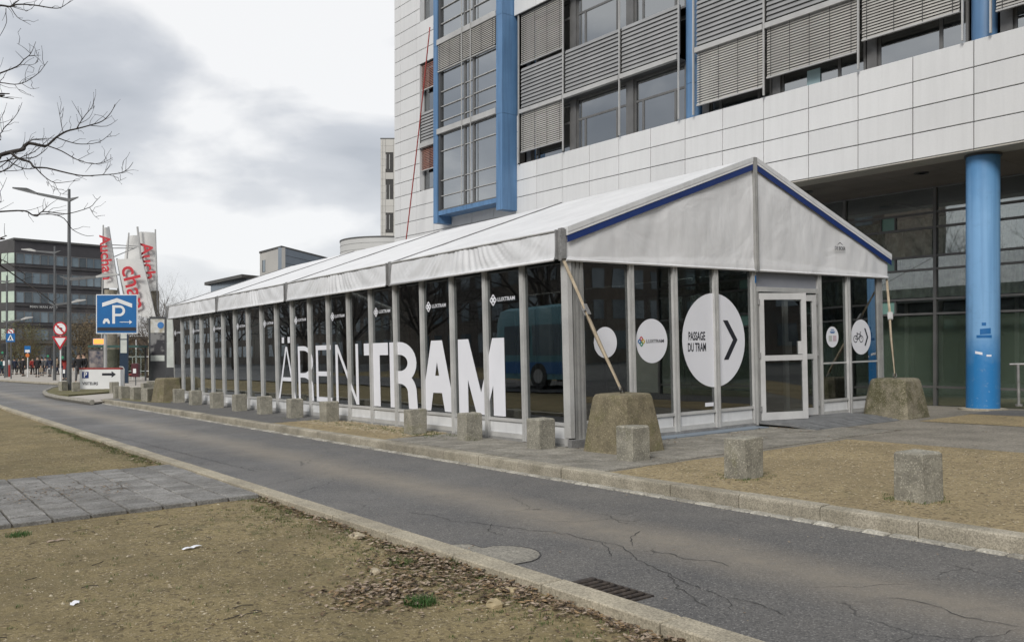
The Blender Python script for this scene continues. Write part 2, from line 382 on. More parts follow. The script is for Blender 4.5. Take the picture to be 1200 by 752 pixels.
# column paint: cleaner light blue above, repainted stronger blue with scuffs below
def column_mat():
    m, nt, b = newmat('column_blue'); P = pos_node(nt)
    sp = nt.nodes.new('ShaderNodeSeparateXYZ'); nt.links.new(P, sp.inputs[0])
    w = nt.nodes.new('ShaderNodeMath'); w.operation = 'MULTIPLY_ADD'; nt.links.new(mk_noise(nt, P, 5, 4), w.inputs[0]); w.inputs[1].default_value = .5
    nt.links.new(sp.outputs['Z'], w.inputs[2])
    c = mk_mix(nt, mk_range(nt, w.outputs[0], 1.15+.25, 1.75+.25), (.02,.175,.43), (.18,.36,.60))
    mp = nt.nodes.new('ShaderNodeMapping'); nt.links.new(P, mp.inputs[0]); mp.inputs['Scale'].default_value = (7,7,.25)
    s_ = mk_range(nt, mk_noise(nt, mp.outputs[0], 1.0, 4), .45, .7, 0, .45)
    c = mk_mix(nt, s_, c, (.045,.15,.32))
    c = mk_mix(nt, mk_range(nt, w.outputs[0], 4.2, 5.6, 0, .75), c, (.03,.16,.36))
    lowz = mk_range(nt, sp.outputs['Z'], .3, 1.6, 1, 0); sc_ = mk_range(nt, mk_noise(nt, P, 14, 6, .75), .60, .68, 0, .8)
    mlt = nt.nodes.new('ShaderNodeMath'); mlt.operation = 'MULTIPLY'; nt.links.new(lowz, mlt.inputs[0]); nt.links.new(sc_, mlt.inputs[1])
    c = mk_mix(nt, mlt.outputs[0], c, (.30,.42,.52))
    c = mk_mix(nt, mk_range(nt, mk_noise(nt, P, 3.5, 7, .75), .55, .72, 0, .35), c, (.10,.20,.34))
    nt.links.new(c, b.inputs['Base Color']); b.inputs['Roughness'].default_value = .5
    mk_bump(nt, b, mk_noise(nt, P, 3, 3), .004)
    return m
M['column'] = column_mat()

def tarp_mat(name, base, wr_scale, wr_dist, streaky=False):
    m, nt, b = newmat(name); P = pos_node(nt)
    c = mk_mix(nt, mk_range(nt, mk_noise(nt, P, 1.2, 5, .6), .35, .7), base, tuple(x*.87 for x in base))
    mp = nt.nodes.new('ShaderNodeMapping'); nt.links.new(P, mp.inputs[0]); mp.inputs['Scale'].default_value = (8,8,.6)
    c2 = mk_mix(nt, mk_range(nt, mk_noise(nt, mp.outputs[0], 1.0, 5, .7), .5, .8, 0, .35), c, tuple(x*.6 for x in base))
    nt.links.new(c2, b.inputs['Base Color']); b.inputs['Roughness'].default_value = .5
    mk_bump(nt, b, mk_noise(nt, P, wr_scale, 3, .5, .8), wr_dist)
    return m
M['tarp'] = tarp_mat('roof_membrane', (.73,.735,.745), 1.4, .02)
M['gable'] = tarp_mat('gable_membrane', (.72,.725,.74), 1.3, .035)
M['valance'] = tarp_mat('valance_membrane', (.66,.67,.69), 3.0, .01)

# asphalt: worn lane, cracks, stains
def asphalt():
    m, nt, b = newmat('asphalt'); P = pos_node(nt); L = nt.links.new
    c = mk_mix(nt, mk_range(nt, mk_noise(nt, P, 1.3, 5, .6), .3, .7), (.100,.098,.097), (.150,.143,.133))
    # speckled aggregate
    c = mk_mix(nt, mk_range(nt, mk_speck(nt, P, 115), .78, .98, 0, .6), c, (.34,.33,.31))
    c = mk_mix(nt, mk_range(nt, mk_speck(nt, P, 100), .05, .35, .65, 0), c, (.030,.030,.032))
    # coordinates across the road
    dv = nt.nodes.new('ShaderNodeVectorMath'); dv.operation = 'DOT_PRODUCT'; L(P, dv.inputs[0]); dv.inputs[1].default_value = tuple(D2)
    wob = mk_noise(nt, P, .35, 3)
    ad = nt.nodes.new('ShaderNodeMath'); ad.operation = 'MULTIPLY_ADD'; L(wob, ad.inputs[0]); ad.inputs[1].default_value = .7; L(dv.outputs['Value'], ad.inputs[2])
    d_ = nt.nodes.new('ShaderNodeMath'); d_.operation = 'SUBTRACT'; L(ad.outputs[0], d_.inputs[0]); d_.inputs[1].default_value = 5.27
    a_ = nt.nodes.new('ShaderNodeMath'); a_.operation = 'ABSOLUTE'; L(d_.outputs[0], a_.inputs[0])
    worn = mk_range(nt, a_.outputs[0], .05, .60, .78, 0)
    mm = nt.nodes.new('ShaderNodeMath'); mm.operation = 'MULTIPLY'; L(worn, mm.inputs[0]); L(mk_range(nt, mk_noise(nt, P, 6, 6, .7), .3, .65, .5, 1), mm.inputs[1])
    c = mk_mix(nt, mm.outputs[0], c, (.265,.232,.185))
    # cracks
    wv = nt.nodes.new('ShaderNodeTexNoise'); L(P, wv.inputs['Vector']); wv.inputs['Scale'].default_value = 2.3; wv.inputs['Detail'].default_value = 6
    vm = nt.nodes.new('ShaderNodeVectorMath'); vm.operation = 'MULTIPLY_ADD'; L(wv.outputs['Color'], vm.inputs[0]); vm.inputs[1].default_value = (.55,.55,0); L(P, vm.inputs[2])
    vo = nt.nodes.new('ShaderNodeTexVoronoi'); vo.feature = 'DISTANCE_TO_EDGE'; vo.inputs['Scale'].default_value = .62; L(vm.outputs[0], vo.inputs['Vector'])
    vo2 = nt.nodes.new('ShaderNodeTexVoronoi'); vo2.feature = 'DISTANCE_TO_EDGE'; vo2.inputs['Scale'].default_value = 5; L(vm.outputs[0], vo2.inputs['Vector'])
    k1 = mk_range(nt, vo.outputs['Distance'], .001, .004, .55, 0)
    g1 = mk_range(nt, mk_noise(nt, P, 1.1, 3), .47, .55, 0, 1)
    k2 = mk_range(nt, vo2.outputs['Distance'], .006, .020, .55, 0)
    g2 = mk_range(nt, mk_noise(nt, P, .55, 2), .60, .66, 0, 1)
    def mul(a, b2):
        n = nt.nodes.new('ShaderNodeMath'); n.operation = 'MULTIPLY'; L(a, n.inputs[0]); L(b2, n.inputs[1]); return n.outputs[0]
    mxn = nt.nodes.new('ShaderNodeMath'); mxn.operation = 'MAXIMUM'; L(mul(k1, g1), mxn.inputs[0]); mxn.inputs[1].default_value = 0
    crack = mxn.outputs[0]
    c = mk_mix(nt, crack, c, (.018,.017,.016))
    # pale lime stains
    st = mk_range(nt, mk_noise(nt, P, 2.6, 7, .75, .5), .70, .76, 0, .5)
    c = mk_mix(nt, st, c, (.30,.30,.29))
    L(c, b.inputs['Base Color'])
    L(mk_range(nt, mk_noise(nt, P, .5, 4), .35, .65, .48, .70), b.inputs['Roughness'])
    h = nt.nodes.new('ShaderNodeMath'); h.operation = 'MULTIPLY_ADD'; L(crack, h.inputs[0]); h.inputs[1].default_value = -1.6; L(mk_noise(nt, P, 110, 3, .8), h.inputs[2])
    mk_bump(nt, b, h.outputs[0], .006)
    return m
M['asphalt'] = asphalt()
def soil(name, a, c_, d, green):
    m, nt, b = newmat(name); P = pos_node(nt); L = nt.links.new
    c = mk_mix(nt, mk_range(nt, mk_noise(nt, P, 1.1, 6, .65, .4), .35, .65), a, c_)
    c = mk_mix(nt, mk_range(nt, mk_noise(nt, P, 9, 6, .7), .52, .68, 0, .7), c, d)
    c = mk_mix(nt, mk_range(nt, mk_speck(nt, P, 80), .80, .99, 0, .6), c, (.42,.345,.215))
    c = mk_mix(nt, mk_range(nt, mk_speck(nt, P, 48), .03, .30, .75, 0), c, (.085,.062,.036))
    c = mk_mix(nt, mk_range(nt, mk_noise(nt, P, .55, 5, .7, .6), .50, .60, 0, .6), c, tuple(x*.62 for x in a))
    c = mk_mix(nt, mk_range(nt, mk_noise(nt, P, .9, 7, .7), .56, .70, 0, green), c, (.085,.085,.03))
    L(c, b.inputs['Base Color']); b.inputs['Roughness'].default_value = .96
    h = nt.nodes.new('ShaderNodeMath'); h.operation = 'MULTIPLY_ADD'; L(mk_noise(nt, P, 14, 5, .7), h.inputs[0]); h.inputs[1].default_value = 2.0; L(mk_noise(nt, P, 80, 3, .8), h.inputs[2])
    mk_bump(nt, b, h.outputs[0], .012)
    return m
M['soil'] = soil('gravel_soil', (.285,.228,.115), (.20,.16,.078), (.11,.086,.042), .8)
M['soil2'] = soil('sandy_soil', (.37,.295,.165), (.285,.225,.125), (.15,.115,.065), .35)
M['plaza'] = pm('plaza_concrete', (.235,.215,.18), (.16,.147,.122), 1.6, .9, fine=70, fine_amt=.3, bump=.004, bump_scale=60)
M['path'] = pm('dark_path', (.115,.112,.108), (.09,.088,.085), 2, .85, fine=90, fine_amt=.3, bump=.003, bump_scale=100)
M['farpave'] = pm('far_paving', (.40,.37,.33), (.33,.305,.27), .4, .85, fine=8, fine_amt=.1)
M['turf'] = pm('turf', (.10,.10,.035), (.14,.115,.055), 2.5, .95, fine=20, fine_amt=.3)

# ------------------------------------------------------------ text
def text_obj(name, body, size, mat, parent, Mx, sx=1.0, bold=0.0, align='CENTER'):
    cu = bpy.data.curves.new(name, 'FONT'); cu.body = body; cu.size = size; cu.align_x = align; cu.align_y = 'CENTER'
    cu.offset = bold; cu.resolution_u = 3; cu.space_line = .95
    to = bpy.data.objects.new(name, cu); col.objects.link(to)
    dg = bpy.context.evaluated_depsgraph_get(); me = bpy.data.meshes.new_from_object(to.evaluated_get(dg))
    bpy.data.objects.remove(to); bpy.data.curves.remove(cu)
    me.materials.clear(); me.materials.append(mat)
    return link(name, me, parent, Mx @ Matrix.Diagonal((sx, 1, 1, 1)))
# text matrices: local x reading direction, local y up, local z out of the surface
def TM(o, ex, ey):
    ex = Vector(ex).normalized(); ey = Vector(ey).normalized(); ez = ex.cross(ey)
    m = Matrix((ex, ey, ez)).transposed().to_4x4(); m.translation = Vector(o); return m
#SECTION2
# ============================================================ GROUND, ROAD, KERBS
W_ROAD, W_SOIL, W_NK = -.13, -.095, -.065
def sheet(name, poly, w, mat, kind='structure', thick=None):
    mb = MB()
    if thick: mb.prism(poly, w-thick, w)
    else:
        a = sum(poly[i][0]*poly[(i+1)%len(poly)][1]-poly[(i+1)%len(poly)][0]*poly[i][1] for i in range(len(poly)))
        if a < 0: poly = poly[::-1]
        mb.add([(p[0], p[1], w) for p in poly], [tuple(range(len(poly)))])
    return mb.build(name, mat, None, GM, kind=kind)
sheet('ground', [(-400,-200),(500,-200),(500,600),(-400,600)], -.17, M['path'])
sheet('road', [(3.45,-40),(6.5,-40),(6.5,34),(14,60),(14,130),(-60,130),(-60,64),(3.45,64)], W_ROAD, M['asphalt'])
sheet('service_road', [(-9.5,14),(-2.6,14),(-2.6,64),(-9.5,64)], -.085, M['asphalt'])

def soil_h(v, u):
    h = .022*noise.noise((v*.9, u*.9, 1.3)) + .014*noise.noise((v*4, u*4, 5.1)) + .010*noise.noise((v*11, u*11, 2.2))
    h -= .028*math.exp(-((v-3.28)/.13)**2)
    if 8.7 < u < 12.6: h = h*.2 - .018
    return W_SOIL + h
us = [-6+.5*i for i in range(12)] + [i*.06 for i in range(2, 152)] + [9.15+.2*i for i in range(18)] + [12.8+.15*i for i in range(60)] + [22+1.5*i for i in range(30)]
vs_ = [-60,-40,-25,-15,-10,-7,-5,-4,-3.2,-2.6,-2] + [-1.6+.3*i for i in range(6)] + [.2+.06*i for i in range(52)] + [3.32]
g = MB()
g.v = [(v, u, soil_h(v, u) - (.04 if v < -2 and u > 13 else 0)) for u in us for v in vs_]
nv = len(vs_)
g.f = [(i*nv+k, i*nv+k+1, (i+1)*nv+k+1, (i+1)*nv+k) for i in range(len(us)-1) for k in range(nv-1)]
g.build('soil', M['soil'], None, GM, smooth=True, kind='structure')

# edging stones, flush, along the soil
edging = MB(); edging.box(3.33, 3.48, -12, 64, -.3, -.10)
edging_o = edging.build('edging', M['soilbase'], None, GM, kind='structure')
em = [None]*3
for i in range(3):
    random.seed(40+i); mb = MB(); mb.bbox(-.09, .09, .004, .986, -.2, 0, .008, jit=.0015); em[i] = mb.mesh('edging_stone', M['flush'])
random.seed(3)
for k in range(-4, 60):
    link('edging_stone', em[k%3], edging_o, Matrix.Translation((3.402, k+.21, W_NK + random.uniform(-.003,.003))) @ Matrix.Rotation(random.uniform(-.003,.003), 4, 'Z'))

# raised kerb in front of the tent
kerb = MB(); kerb.box(6.47, 6.57, -12, 33, -.3, -.035); kerb_o = kerb.build('kerb', M['soilbase'], None, GM, kind='structure')
km = []
for i in range(4):
    random.seed(60+i); mb = MB()
    L = .852; y0, y1 = .005, L-.005
    prof = [(0,-.25),(0,-.028),(.006,-.012),(.022,-.001),(.15,0),(.15,-.25)]
    jt = [(p[0]+random.uniform(-.002,.002), p[1]+random.uniform(-.002,.002)) for p in prof]
    vv = [(x, y0, z) for x, z in jt] + [(x+random.uniform(-.001,.001), y1, z) for x, z in jt]; n = len(prof)
    mb.add(vv, [tuple(range(n)), tuple(range(2*n-1, n-1, -1))] + [(j, n+j, n+(j+1)%n, (j+1)%n) for j in range(n)])
    km.append(mb.mesh('kerb_stone', M['kerb']))
for k in range(-9, 37):
    link('kerb_stone', km[(k*7)%4], kerb_o, Matrix.Translation((6.425+random.uniform(-.004,.004), .952+k*.852, random.uniform(-.004,.004))))
gut = MB(); gut.box(6.28, 6.44, -12, 33, -.3, -.135); gut_o = gut.build('gutter', M['soilbase'], None, GM, kind='structure')
gmx = []
for i in range(4):
    random.seed(80+i); mb = MB(); mb.bbox(-.055, .055, .006, .205, -.1, 0, .012, jit=.005); gmx.append(mb.mesh('gutter_stone', M['gutter']))
random.seed(5)
for k in range(-12, 150):
    link('gutter_stone', gmx[random.randrange(4)], gut_o, Matrix.Translation((6.362+random.uniform(-.006,.006), k*.218, -.117+random.uniform(-.003,.003))) @ Matrix.Rotation(random.uniform(-.02,.02), 4, 'Z'))

# land in front of the office, ends where the forecourt dips to the glass
def fline(s, d):
    P = FS*s + FN*d; return (P.dot(D2), P.dot(D1))
edgeR, edgeL = fline(11, 18.35), fline(-31, 18.35)
sheet('plaza', [(6.57,-12), (edgeR[0], edgeR[1]), (edgeL[0], edgeL[1]), (14, 36), (6.57, 33)], -.012, M['plaza'], thick=.15)
mb = MB()
for (s0, s1) in ((-31, 12),):
    pts = []
    for s in (s0, s1):
        v, u = fline(s, 18.34); P = D2*v + D1*u; Zp = P.z + (-.012)
        zz = (0.0229018*(FS*s+FN*18.34).x + 0.00218*(FS*s+FN*18.34).y)
        pts.append((s, 18.34, zz-.012)); pts.append((s, 20.7, zz-.20))
    mb.add([pts[0], pts[2], pts[3], pts[1]], [(0,1,2,3)])
mb.build('forecourt', M['soil2'], None, FM, kind='structure')
random.seed(11)
def grid_sheet(name, v0, v1, u0, u1, w, amp, mat, step=.12):
    g = MB(); nu = max(2, int((u1-u0)/step)); nv = max(2, int((v1-v0)/step))
    for i in range(nu+1):
        for k in range(nv+1):
            u = u0+(u1-u0)*i/nu; v = v0+(v1-v0)*k/nv
            ed = min(1, min(v-v0, v1-v, u-u0, u1-u)/.25) if amp else 0
            wob = .05*noise.noise((u*1.7, v*1.7, 9)) * (1 if 0 < i < nu and 0 < k < nv else 1)
            g.v.append((v+(wob if (k in (0,nv)) and v > 6.7 else 0), u+(wob*2 if (i in (0,nu)) else 0), w + ed*(abs(amp*noise.noise((u*1.5,v*1.5,3))) + amp*.4*noise.noise((u*7,v*7,1)))))
    g.f = [(i*(nv+1)+k, i*(nv+1)+k+1, (i+1)*(nv+1)+k+1, (i+1)*(nv+1)+k) for i in range(nu) for k in range(nv)]
    return g.build(name, mat, None, GM, smooth=True, kind='structure')
grid_sheet('sandy_ground', 6.58, 11.2, -12, 7.15, -.006, .02, M['soil2'], .15)
grid_sheet('sandy_strip', 6.58, 7.85, 12.4, 17.2, -.004, .03, M['soil2'], .1)
grid_sheet('soil_strip', 14.5, 16.4, -12, 7.9, -.006, .015, M['soil2'], .3)
sheet('footpath', [(16.4,-12),(18.4,-12),(18.4,6.5),(17.4,8.0),(16.4,8.0)], -.004, M['path'])
sheet('side_pavement', [(6.58,17.2),(7.85,17.2),(7.85,32),(6.58,32)], -.002, M['path'])

# concrete pavers beside the tent, and the slabs across the soil
pav_o = MB().box(6.6, 7.84, 7.25, 12.35, -.1, -.010).box(7.84, 12.9, 7.3, 9.2, -.1, -.010).build('paved_pavement', M['soilbase'], None, GM, kind='structure')
pmx = []
for i in range(4):
    random.seed(100+i); mb = MB(); mb.bbox(.003, .297, .003, .297, -.05, 0, .004, jit=.001); pmx.append(mb.mesh('paver', M['paver']))
random.seed(21)
def lay(mx, x0, nx, y0, ny, px, py, w, parent, name, jz, skip=0):
    for i in range(nx):
        for j in range(ny):
            if random.random() < skip: continue
            link(name, mx[random.randrange(len(mx))], parent, Matrix.Translation((x0+i*px, y0+j*py+(.15 if False else 0), w+random.uniform(-jz, jz))) @ Matrix.Rotation(random.uniform(-.008,.008), 4, 'Z') @ Matrix.Rotation(random.uniform(-.006,.006), 4, 'X'))
lay(pmx, 6.60, 4, 7.22, 17, .305, .302, .002, pav_o, 'paver', .003)
lay(pmx, 7.85, 16, 7.30, 6, .305, .302, .002, pav_o, 'paver', .003)
smx = []
for i in range(5):
    random.seed(120+i); mb = MB(); mb.bbox(.004, .306, .004, .306, -.05, 0, .006, jit=.0015); smx.append(mb.mesh('paving_slab', M['slab']))
cross_o = MB().box(-2.2, 3.31, 8.93, 12.33, -.2, -.100).build('slab_path', M['soilbase'], None, GM, kind='structure')
random.seed(22)
lay(smx, -2.2, 17, 8.92, 11, .323, .311, -.074, cross_o, 'paving_slab', .004)

# far pavements and the little green island
def gpoly(pts, w): return [gp(x, y, w) for x, y in pts]
sheet('far_pavement', gpoly([(-260,438.5),(0,444.5),(40,447),(75,448.5),(112,452.5),(160,456),(208,457),(240,446),(214,430),(-260,430)], 0), -.02, M['farpave'], thick=.12)
sheet('grass_island', gpoly([(52,459.5),(62,461.5),(80,462.5),(103,461),(128,458.8),(158,457),(150,454),(112,453.2),(75,452),(60,455)], 0), .0, M['turf'], thick=.14)
sheet('driveway', gpoly([(103,461.3),(80,463),(108,469.5),(140,466),(168,461),(175,457.5),(158,457.3),(128,459.2)], 0), -.05, M['farpave'], thick=.05)
mb = MB()
kp = [gp(x, y, .01) for x, y in [(75,450.3),(62,453.5),(52,458),(55,461),(68,464),(84,466),(108,469.3)]]
kp3 = [(p[0], p[1], -.04) for p in kp]
isl = MB().tube(kp3, .09, 6).build('island_kerb', M['gutter'], None, GM, kind='structure')
mb = MB(); fk = [gp(x, y, .0) for x, y in [(-250,438.8),(-60,442),(0,444.8),(40,447.3),(75,449)]]
MB().tube([(p[0], p[1], -.07) for p in fk], .10, 6).build('far_kerb', M['kerb'], None, GM, kind='structure')
sheet('verge_grass', gpoly([(158,470),(175,471),(200,472),(200,462),(165,462),(150,463),(140,468)], 0), .0, M['turf'], thick=.06)

# iron drain and round concrete patch in the road
dr = thing('storm_drain', 'rusty iron storm drain grate sunk in the asphalt against the near edging stones', 'drain', MG(3.50, 3.72, W_ROAD+.006))
mb = MB(); mb.box(0,.30,0,.03,-.03,.004); mb.box(0,.30,.53,.56,-.03,.004); mb.box(0,.02,.03,.53,-.03,.004); mb.box(.28,.30,.03,.53,-.03,.004); mb.build('frame', M['iron'], dr)
mb = MB(); mb.box(.02,.28,.03,.53,-.03,-.012); mb.build('pit', M['rubber'], dr)
bar = MB(); bar.tube([(.022,0,.000),(.07,0,.006),(.23,0,.006),(.278,0,.000)], .013, 8); barm = bar.mesh('bar', M['iron'], smooth=True)
for k in range(8): link('bar', barm, dr, Matrix.Translation((0, .065+k*.062, -.002)))
def blob(cx, cy, r, n=26, w=W_ROAD+.003, seed=1):
    random.seed(seed); return [(cx+r*(1+random.uniform(-.05,.05))*math.cos(a), cy+r*(1+random.uniform(-.05,.05))*math.sin(a)) for a in [2*math.pi*i/n for i in range(n)]]
pt = [(3.46,5.72)] + [(3.58+.20*math.sin(t), 5.55+.18*math.cos(t)) for t in (.1,.4,.7,1.0)] + [(3.75,5.47)] + [(3.70+.31*math.sin(t), 5.20+.31*math.cos(t)) for t in (.5,.75,1.0,1.25,1.5,1.75,2.0,2.3,2.6,2.9)] + [(3.46,4.93)]
tag(MB().prism(pt, W_ROAD-.01, W_ROAD+.004).build('road_patch', M['patch'], None, GM), 'pale rounded concrete patch in the asphalt beside the near edging stones', 'road patch')
mb = MB(); q = pt[1:]
for i in range(len(q)-1):
    a, b = Vector((*q[i],0)), Vector((*q[i+1],0)); n_ = Vector((b.y-a.y, -(b.x-a.x), 0)).normalized()*.008
    mb.add([a-n_, b-n_, b+n_*.4, a+n_*.4], [(0,1,2,3)])
o = mb.build('joint', M['gap'], bpy.data.objects['road_patch'], Matrix.Translation((0,0,W_ROAD+.0055)))

# cracks in the asphalt: narrow dark ribbons
def crack(px, w0=.006):
    P_ = [Vector((*gp(x, y, W_ROAD), 0)) for x, y in px]; fine = []
    for a, b in zip(P_[:-1], P_[1:]):
        n = max(2, int((b-a).length/.05))
        for i in range(n): q = a.lerp(b, i/n); fine.append(q + Vector((random.gauss(0,.011), random.gauss(0,.011), 0)))
    fine.append(P_[-1]); mb = MB()
    for i, q in enumerate(fine):
        d = (fine[min(i+1,len(fine)-1)]-fine[max(i-1,0)]).normalized(); n_ = Vector((-d.y, d.x, 0))*w0*random.uniform(.35,1.1)*(1 if 0 < i < len(fine)-1 else .2)
        mb.v += [tuple(q-n_+Vector((0,0,W_ROAD+.004))), tuple(q+n_+Vector((0,0,W_ROAD+.004)))]
    mb.f = [(2*i,2*i+2,2*i+3,2*i+1) for i in range(len(fine)-1)]
    for i, f in enumerate(mb.f):
        a, b, c, d = [Vector(mb.v[k]) for k in f]
        if (b-a).cross(c-a).z < 0: mb.f[i] = f[::-1]
    mb.build('crack', M['gap'], bpy.data.objects['road'], I4)
random.seed(90)
for c_ in ([(478,600),(510,604),(530,610),(560,613),(600,618),(625,622),(650,623),(690,632),(720,637),(735,645),(742,652),(765,664),(783,672),(800,680),(822,690)],
 [(735,645),(760,646),(790,650),(800,655),(840,658),(855,664)], [(783,672),(790,684),(812,700),(830,712)], [(822,690),(850,700),(858,716)],
 [(576,613),(572,622),(590,628)], [(740,640),(738,630),(750,622)], [(850,700),(885,706),(920,722)], [(700,634),(712,642),(716,652)]): crack(c_, .0045)
crack([(90,503),(150,515),(230,535),(300,552)], .006); crack([(1040,700),(1080,706),(1130,722),(1200,735)], .004)

# loose stuff on the soil
def on_soil(v, u): return soil_h(v, u)
random.seed(31)
mb = MB()
def pebble(mb, v, u, w, r):
    a = random.random()*6.28; sx, sy, sz = r*random.uniform(.7,1.4), r*random.uniform(.6,1), r*random.uniform(.35,.7)
    vs = []
    for (x,y,z) in ((1,0,0),(-.2,.9,0),(-.9,-.3,0),(.1,-.9,0),(.15,.1,1)):
        x *= sx*random.uniform(.8,1.2); y *= sy*random.uniform(.8,1.2)
        vs.append((v+x*math.cos(a)-y*math.sin(a), u+x*math.sin(a)+y*math.cos(a), w+z*sz-.0005))
    mb.add(vs, [(0,1,4),(1,2,4),(2,3,4),(3,0,4)])
for i in range(15000):
    u = .6 + 8.2*random.random()**1.25; v = random.uniform(-1, 3.27)
    r = random.choice((.004,.005,.006,.0075,.009)) * (1 if random.random() < .97 else 2.2)
    pebble(mb, v, u, on_soil(v, u), r)
for i in range(1500):
    u = random.uniform(12.6, 20); v = random.uniform(-.5, 3.25); pebble(mb, v, u, on_soil(v, u), .011)
mb.build('gravel', M['stone'], None, GM, kind='stuff')['label'] = 'small pale stones scattered over the brown soil'
mb = MB()
for i in range(6000):
    u = 7.0-9.5*random.random()**1.2; v = random.uniform(6.65, 11); pebble(mb, v, u, .004, random.choice((.005,.007,.009,.012)))
for i in range(1200):
    u = random.uniform(12.4,17.1); v = random.uniform(7.0,7.83); pebble(mb, v, u, .01, random.choice((.01,.015,.02)))
for i in range(900):
    u = random.uniform(-2,10); v = random.choice((random.uniform(6.22,6.32), random.uniform(3.5,6.3), random.uniform(3.48,3.62))); pebble(mb, v, u, W_ROAD, random.choice((.004,.006)))
mb.build('grit', M['stone'], None, GM, kind='stuff')['label'] = 'fine grit on the sandy ground and in the gutters'
def leaf(mb, v, u, w, r):
    a = random.random()*6.28; tl = random.uniform(-.7,.7); cr = random.uniform(.1,.5); ca, sa = math.cos(a), math.sin(a)
    pts = [(-1,0,0),(-.4,.55,cr),(.3,.5,cr),(1,.0,random.uniform(0,.5)),(.3,-.5,cr*.6),(-.4,-.55,cr),(0,0,0)]
    vs = [(v+(x*ca-y*sa)*r, u+(x*sa+y*ca)*r, w+.003+max(0,(z+x*tl*.5+abs(tl)*.5))*r*.7) for x,y,z in pts]
    mb.add(vs, [(0,1,6),(1,2,6),(2,3,6),(3,4,6),(4,5,6),(5,0,6)])
random.seed(33)
A, B = MB(), MB()
def litter(n, fv, fu, rr=(.012,.026), stack=.02, pale=.3):
    for i in range(n):
        v, u = fv(), fu()
        if v > 3.30 or 8.85 < u < 12.4: continue
        leaf(B if random.random() < pale else A, v, u, on_soil(v, u) + random.random()*stack, random.uniform(*rr))
gs = random.gauss
litter(1300, lambda: 3.30-abs(gs(0,.14)), lambda: 1.8+4.0*random.random(), stack=.022)
litter(500, lambda: 3.30-abs(gs(0,.10)), lambda: 5.6+3.2*random.random())
def pile(n, cv, cu, sv, su, rot):
    for i in range(n):
        a, b = gs(0, sv), gs(0, su); v = cv + a*math.cos(rot)-b*math.sin(rot); u = cu + a*math.sin(rot)+b*math.cos(rot)
        if v > 3.3: continue
        leaf(B if random.random() < .4 else A, v, u, on_soil(v, u)+random.random()*.02, random.uniform(.012,.027))
pile(560, 2.52, 4.75, .19, .20, .5); pile(300, 2.95, 5.2, .16, .3, 0); pile(250, 3.0, 4.5, .15, .3, 0)
litter(420, lambda: random.uniform(-.5, 3.2), lambda: .8+8*random.random(), rr=(.008,.018), stack=.002)
litter(150, lambda: 3.28-abs(gs(0,.12)), lambda: random.uniform(12.5,19), rr=(.02,.035))
for i in range(260):
    v, u = random.uniform(.9,2.4), gs(10.6,.35); leaf(A if random.random()<.6 else B, v, u, -.07, random.uniform(.01,.02))
for i in range(170):
    v, u = random.uniform(8.0,12.2), 9.2-abs(gs(0,.5)); leaf(A if random.random()<.6 else B, v, u, .006, random.uniform(.012,.024))
for i in range(120):
    v, u = random.uniform(6.7,16), random.uniform(3,7.6); leaf(A if random.random()<.6 else B, v, u, .008, random.uniform(.010,.02))
for i in range(60):
    v, u = random.uniform(3.5,6.3), random.uniform(1,14); leaf(B, v, u, W_ROAD+.002, random.uniform(.008,.014))
A.build('dead_leaves', M['leafbrown'], None, GM, kind='stuff')['label'] = 'brown dead leaves drifted along the edging stones'
B.build('pale_leaves', M['leafpale'], None, GM, kind='stuff')['label'] = 'pale dry leaves mixed into the litter'
def tuft(mb, v, u, w, n, rad, hgt, lean=.5):
    for i in range(n):
        a = random.random()*6.28; r = rad*math.sqrt(random.random()); x, y = v+r*math.cos(a), u+r*math.sin(a)
        la = random.random()*6.28; h = hgt*random.uniform(.4,1); l = h*random.uniform(.1,lean); wd = random.uniform(.0012,.0025)
        cx, cy = math.cos(la), math.sin(la)
        mb.add([(x-cy*wd,y+cx*wd,w),(x+cy*wd,y-cx*wd,w),(x+cx*l*.4+cy*wd*.8,y+cy*l*.4-cx*wd*.8,w+h*.6),(x+cx*l*.4-cy*wd*.8,y+cy*l*.4+cx*wd*.8,w+h*.6),(x+cx*l,y+cy*l,w+h)], [(0,1,2,3),(3,2,4)])
random.seed(35)
for (x, y, n, rad, h, mat, lb) in (
    (492,706,520,.095,.06,'grassg','bright green grass tuft in the leaf pile near the photo bottom'),
    (470,662,300,.085,.05,'grass','yellowish grass tuft at the left end of the leaf pile'),
    (527,657,160,.07,.04,'grass','thin yellowish grass tuft at the edging stones behind the leaf pile'),
    (22,628,260,.10,.04,'grassg','low green weed patch in the soil just below the paving slabs')):
    v, u = gp(x, y, W_SOIL); mb = MB(); tuft(mb, 0, 0, 0, n, rad, h, 1.0); tag(mb.build('grass_tuft', M[mat], None, MG(v, u, on_soil(v, u)-.003)), lb, 'grass tuft')
mb = MB()
for i in range(200):
    v, u = 3.30-abs(gs(0,.09)), random.uniform(4.5,9); tuft(mb, v, u, on_soil(v,u), 14, .03, .025, 1.2)
for i in range(420):
    v, u = 3.28-abs(gs(0,.16)), random.uniform(12.5,22); tuft(mb, v, u, on_soil(v,u), 12, .06, .035, 1.2)
for i in range(700):
    v, u = random.choice((random.uniform(0,3), 3.05-abs(gs(0,.22)), 3.0+gs(0,.12))), random.uniform(1,8.5); tuft(mb, v, u, on_soil(v,u), 9, .03, .022, 1.2)
for i in range(160):
    v, u = gs(7.45,.18), gs(12.6,.5) if random.random()<.5 else gs(14.8,1.2); tuft(mb, v, u, .0, 14, .05, .04, 1.2)
for (bv, bu) in ((7.3,5.84),(7.3,3.98)):
    for i in range(26):
        a = random.random()*6.28; tuft(mb, bv+.24*math.cos(a)+gs(0,.05), bu+.24*math.sin(a)+gs(0,.05), .002, 12, .04, .03, 1.2)
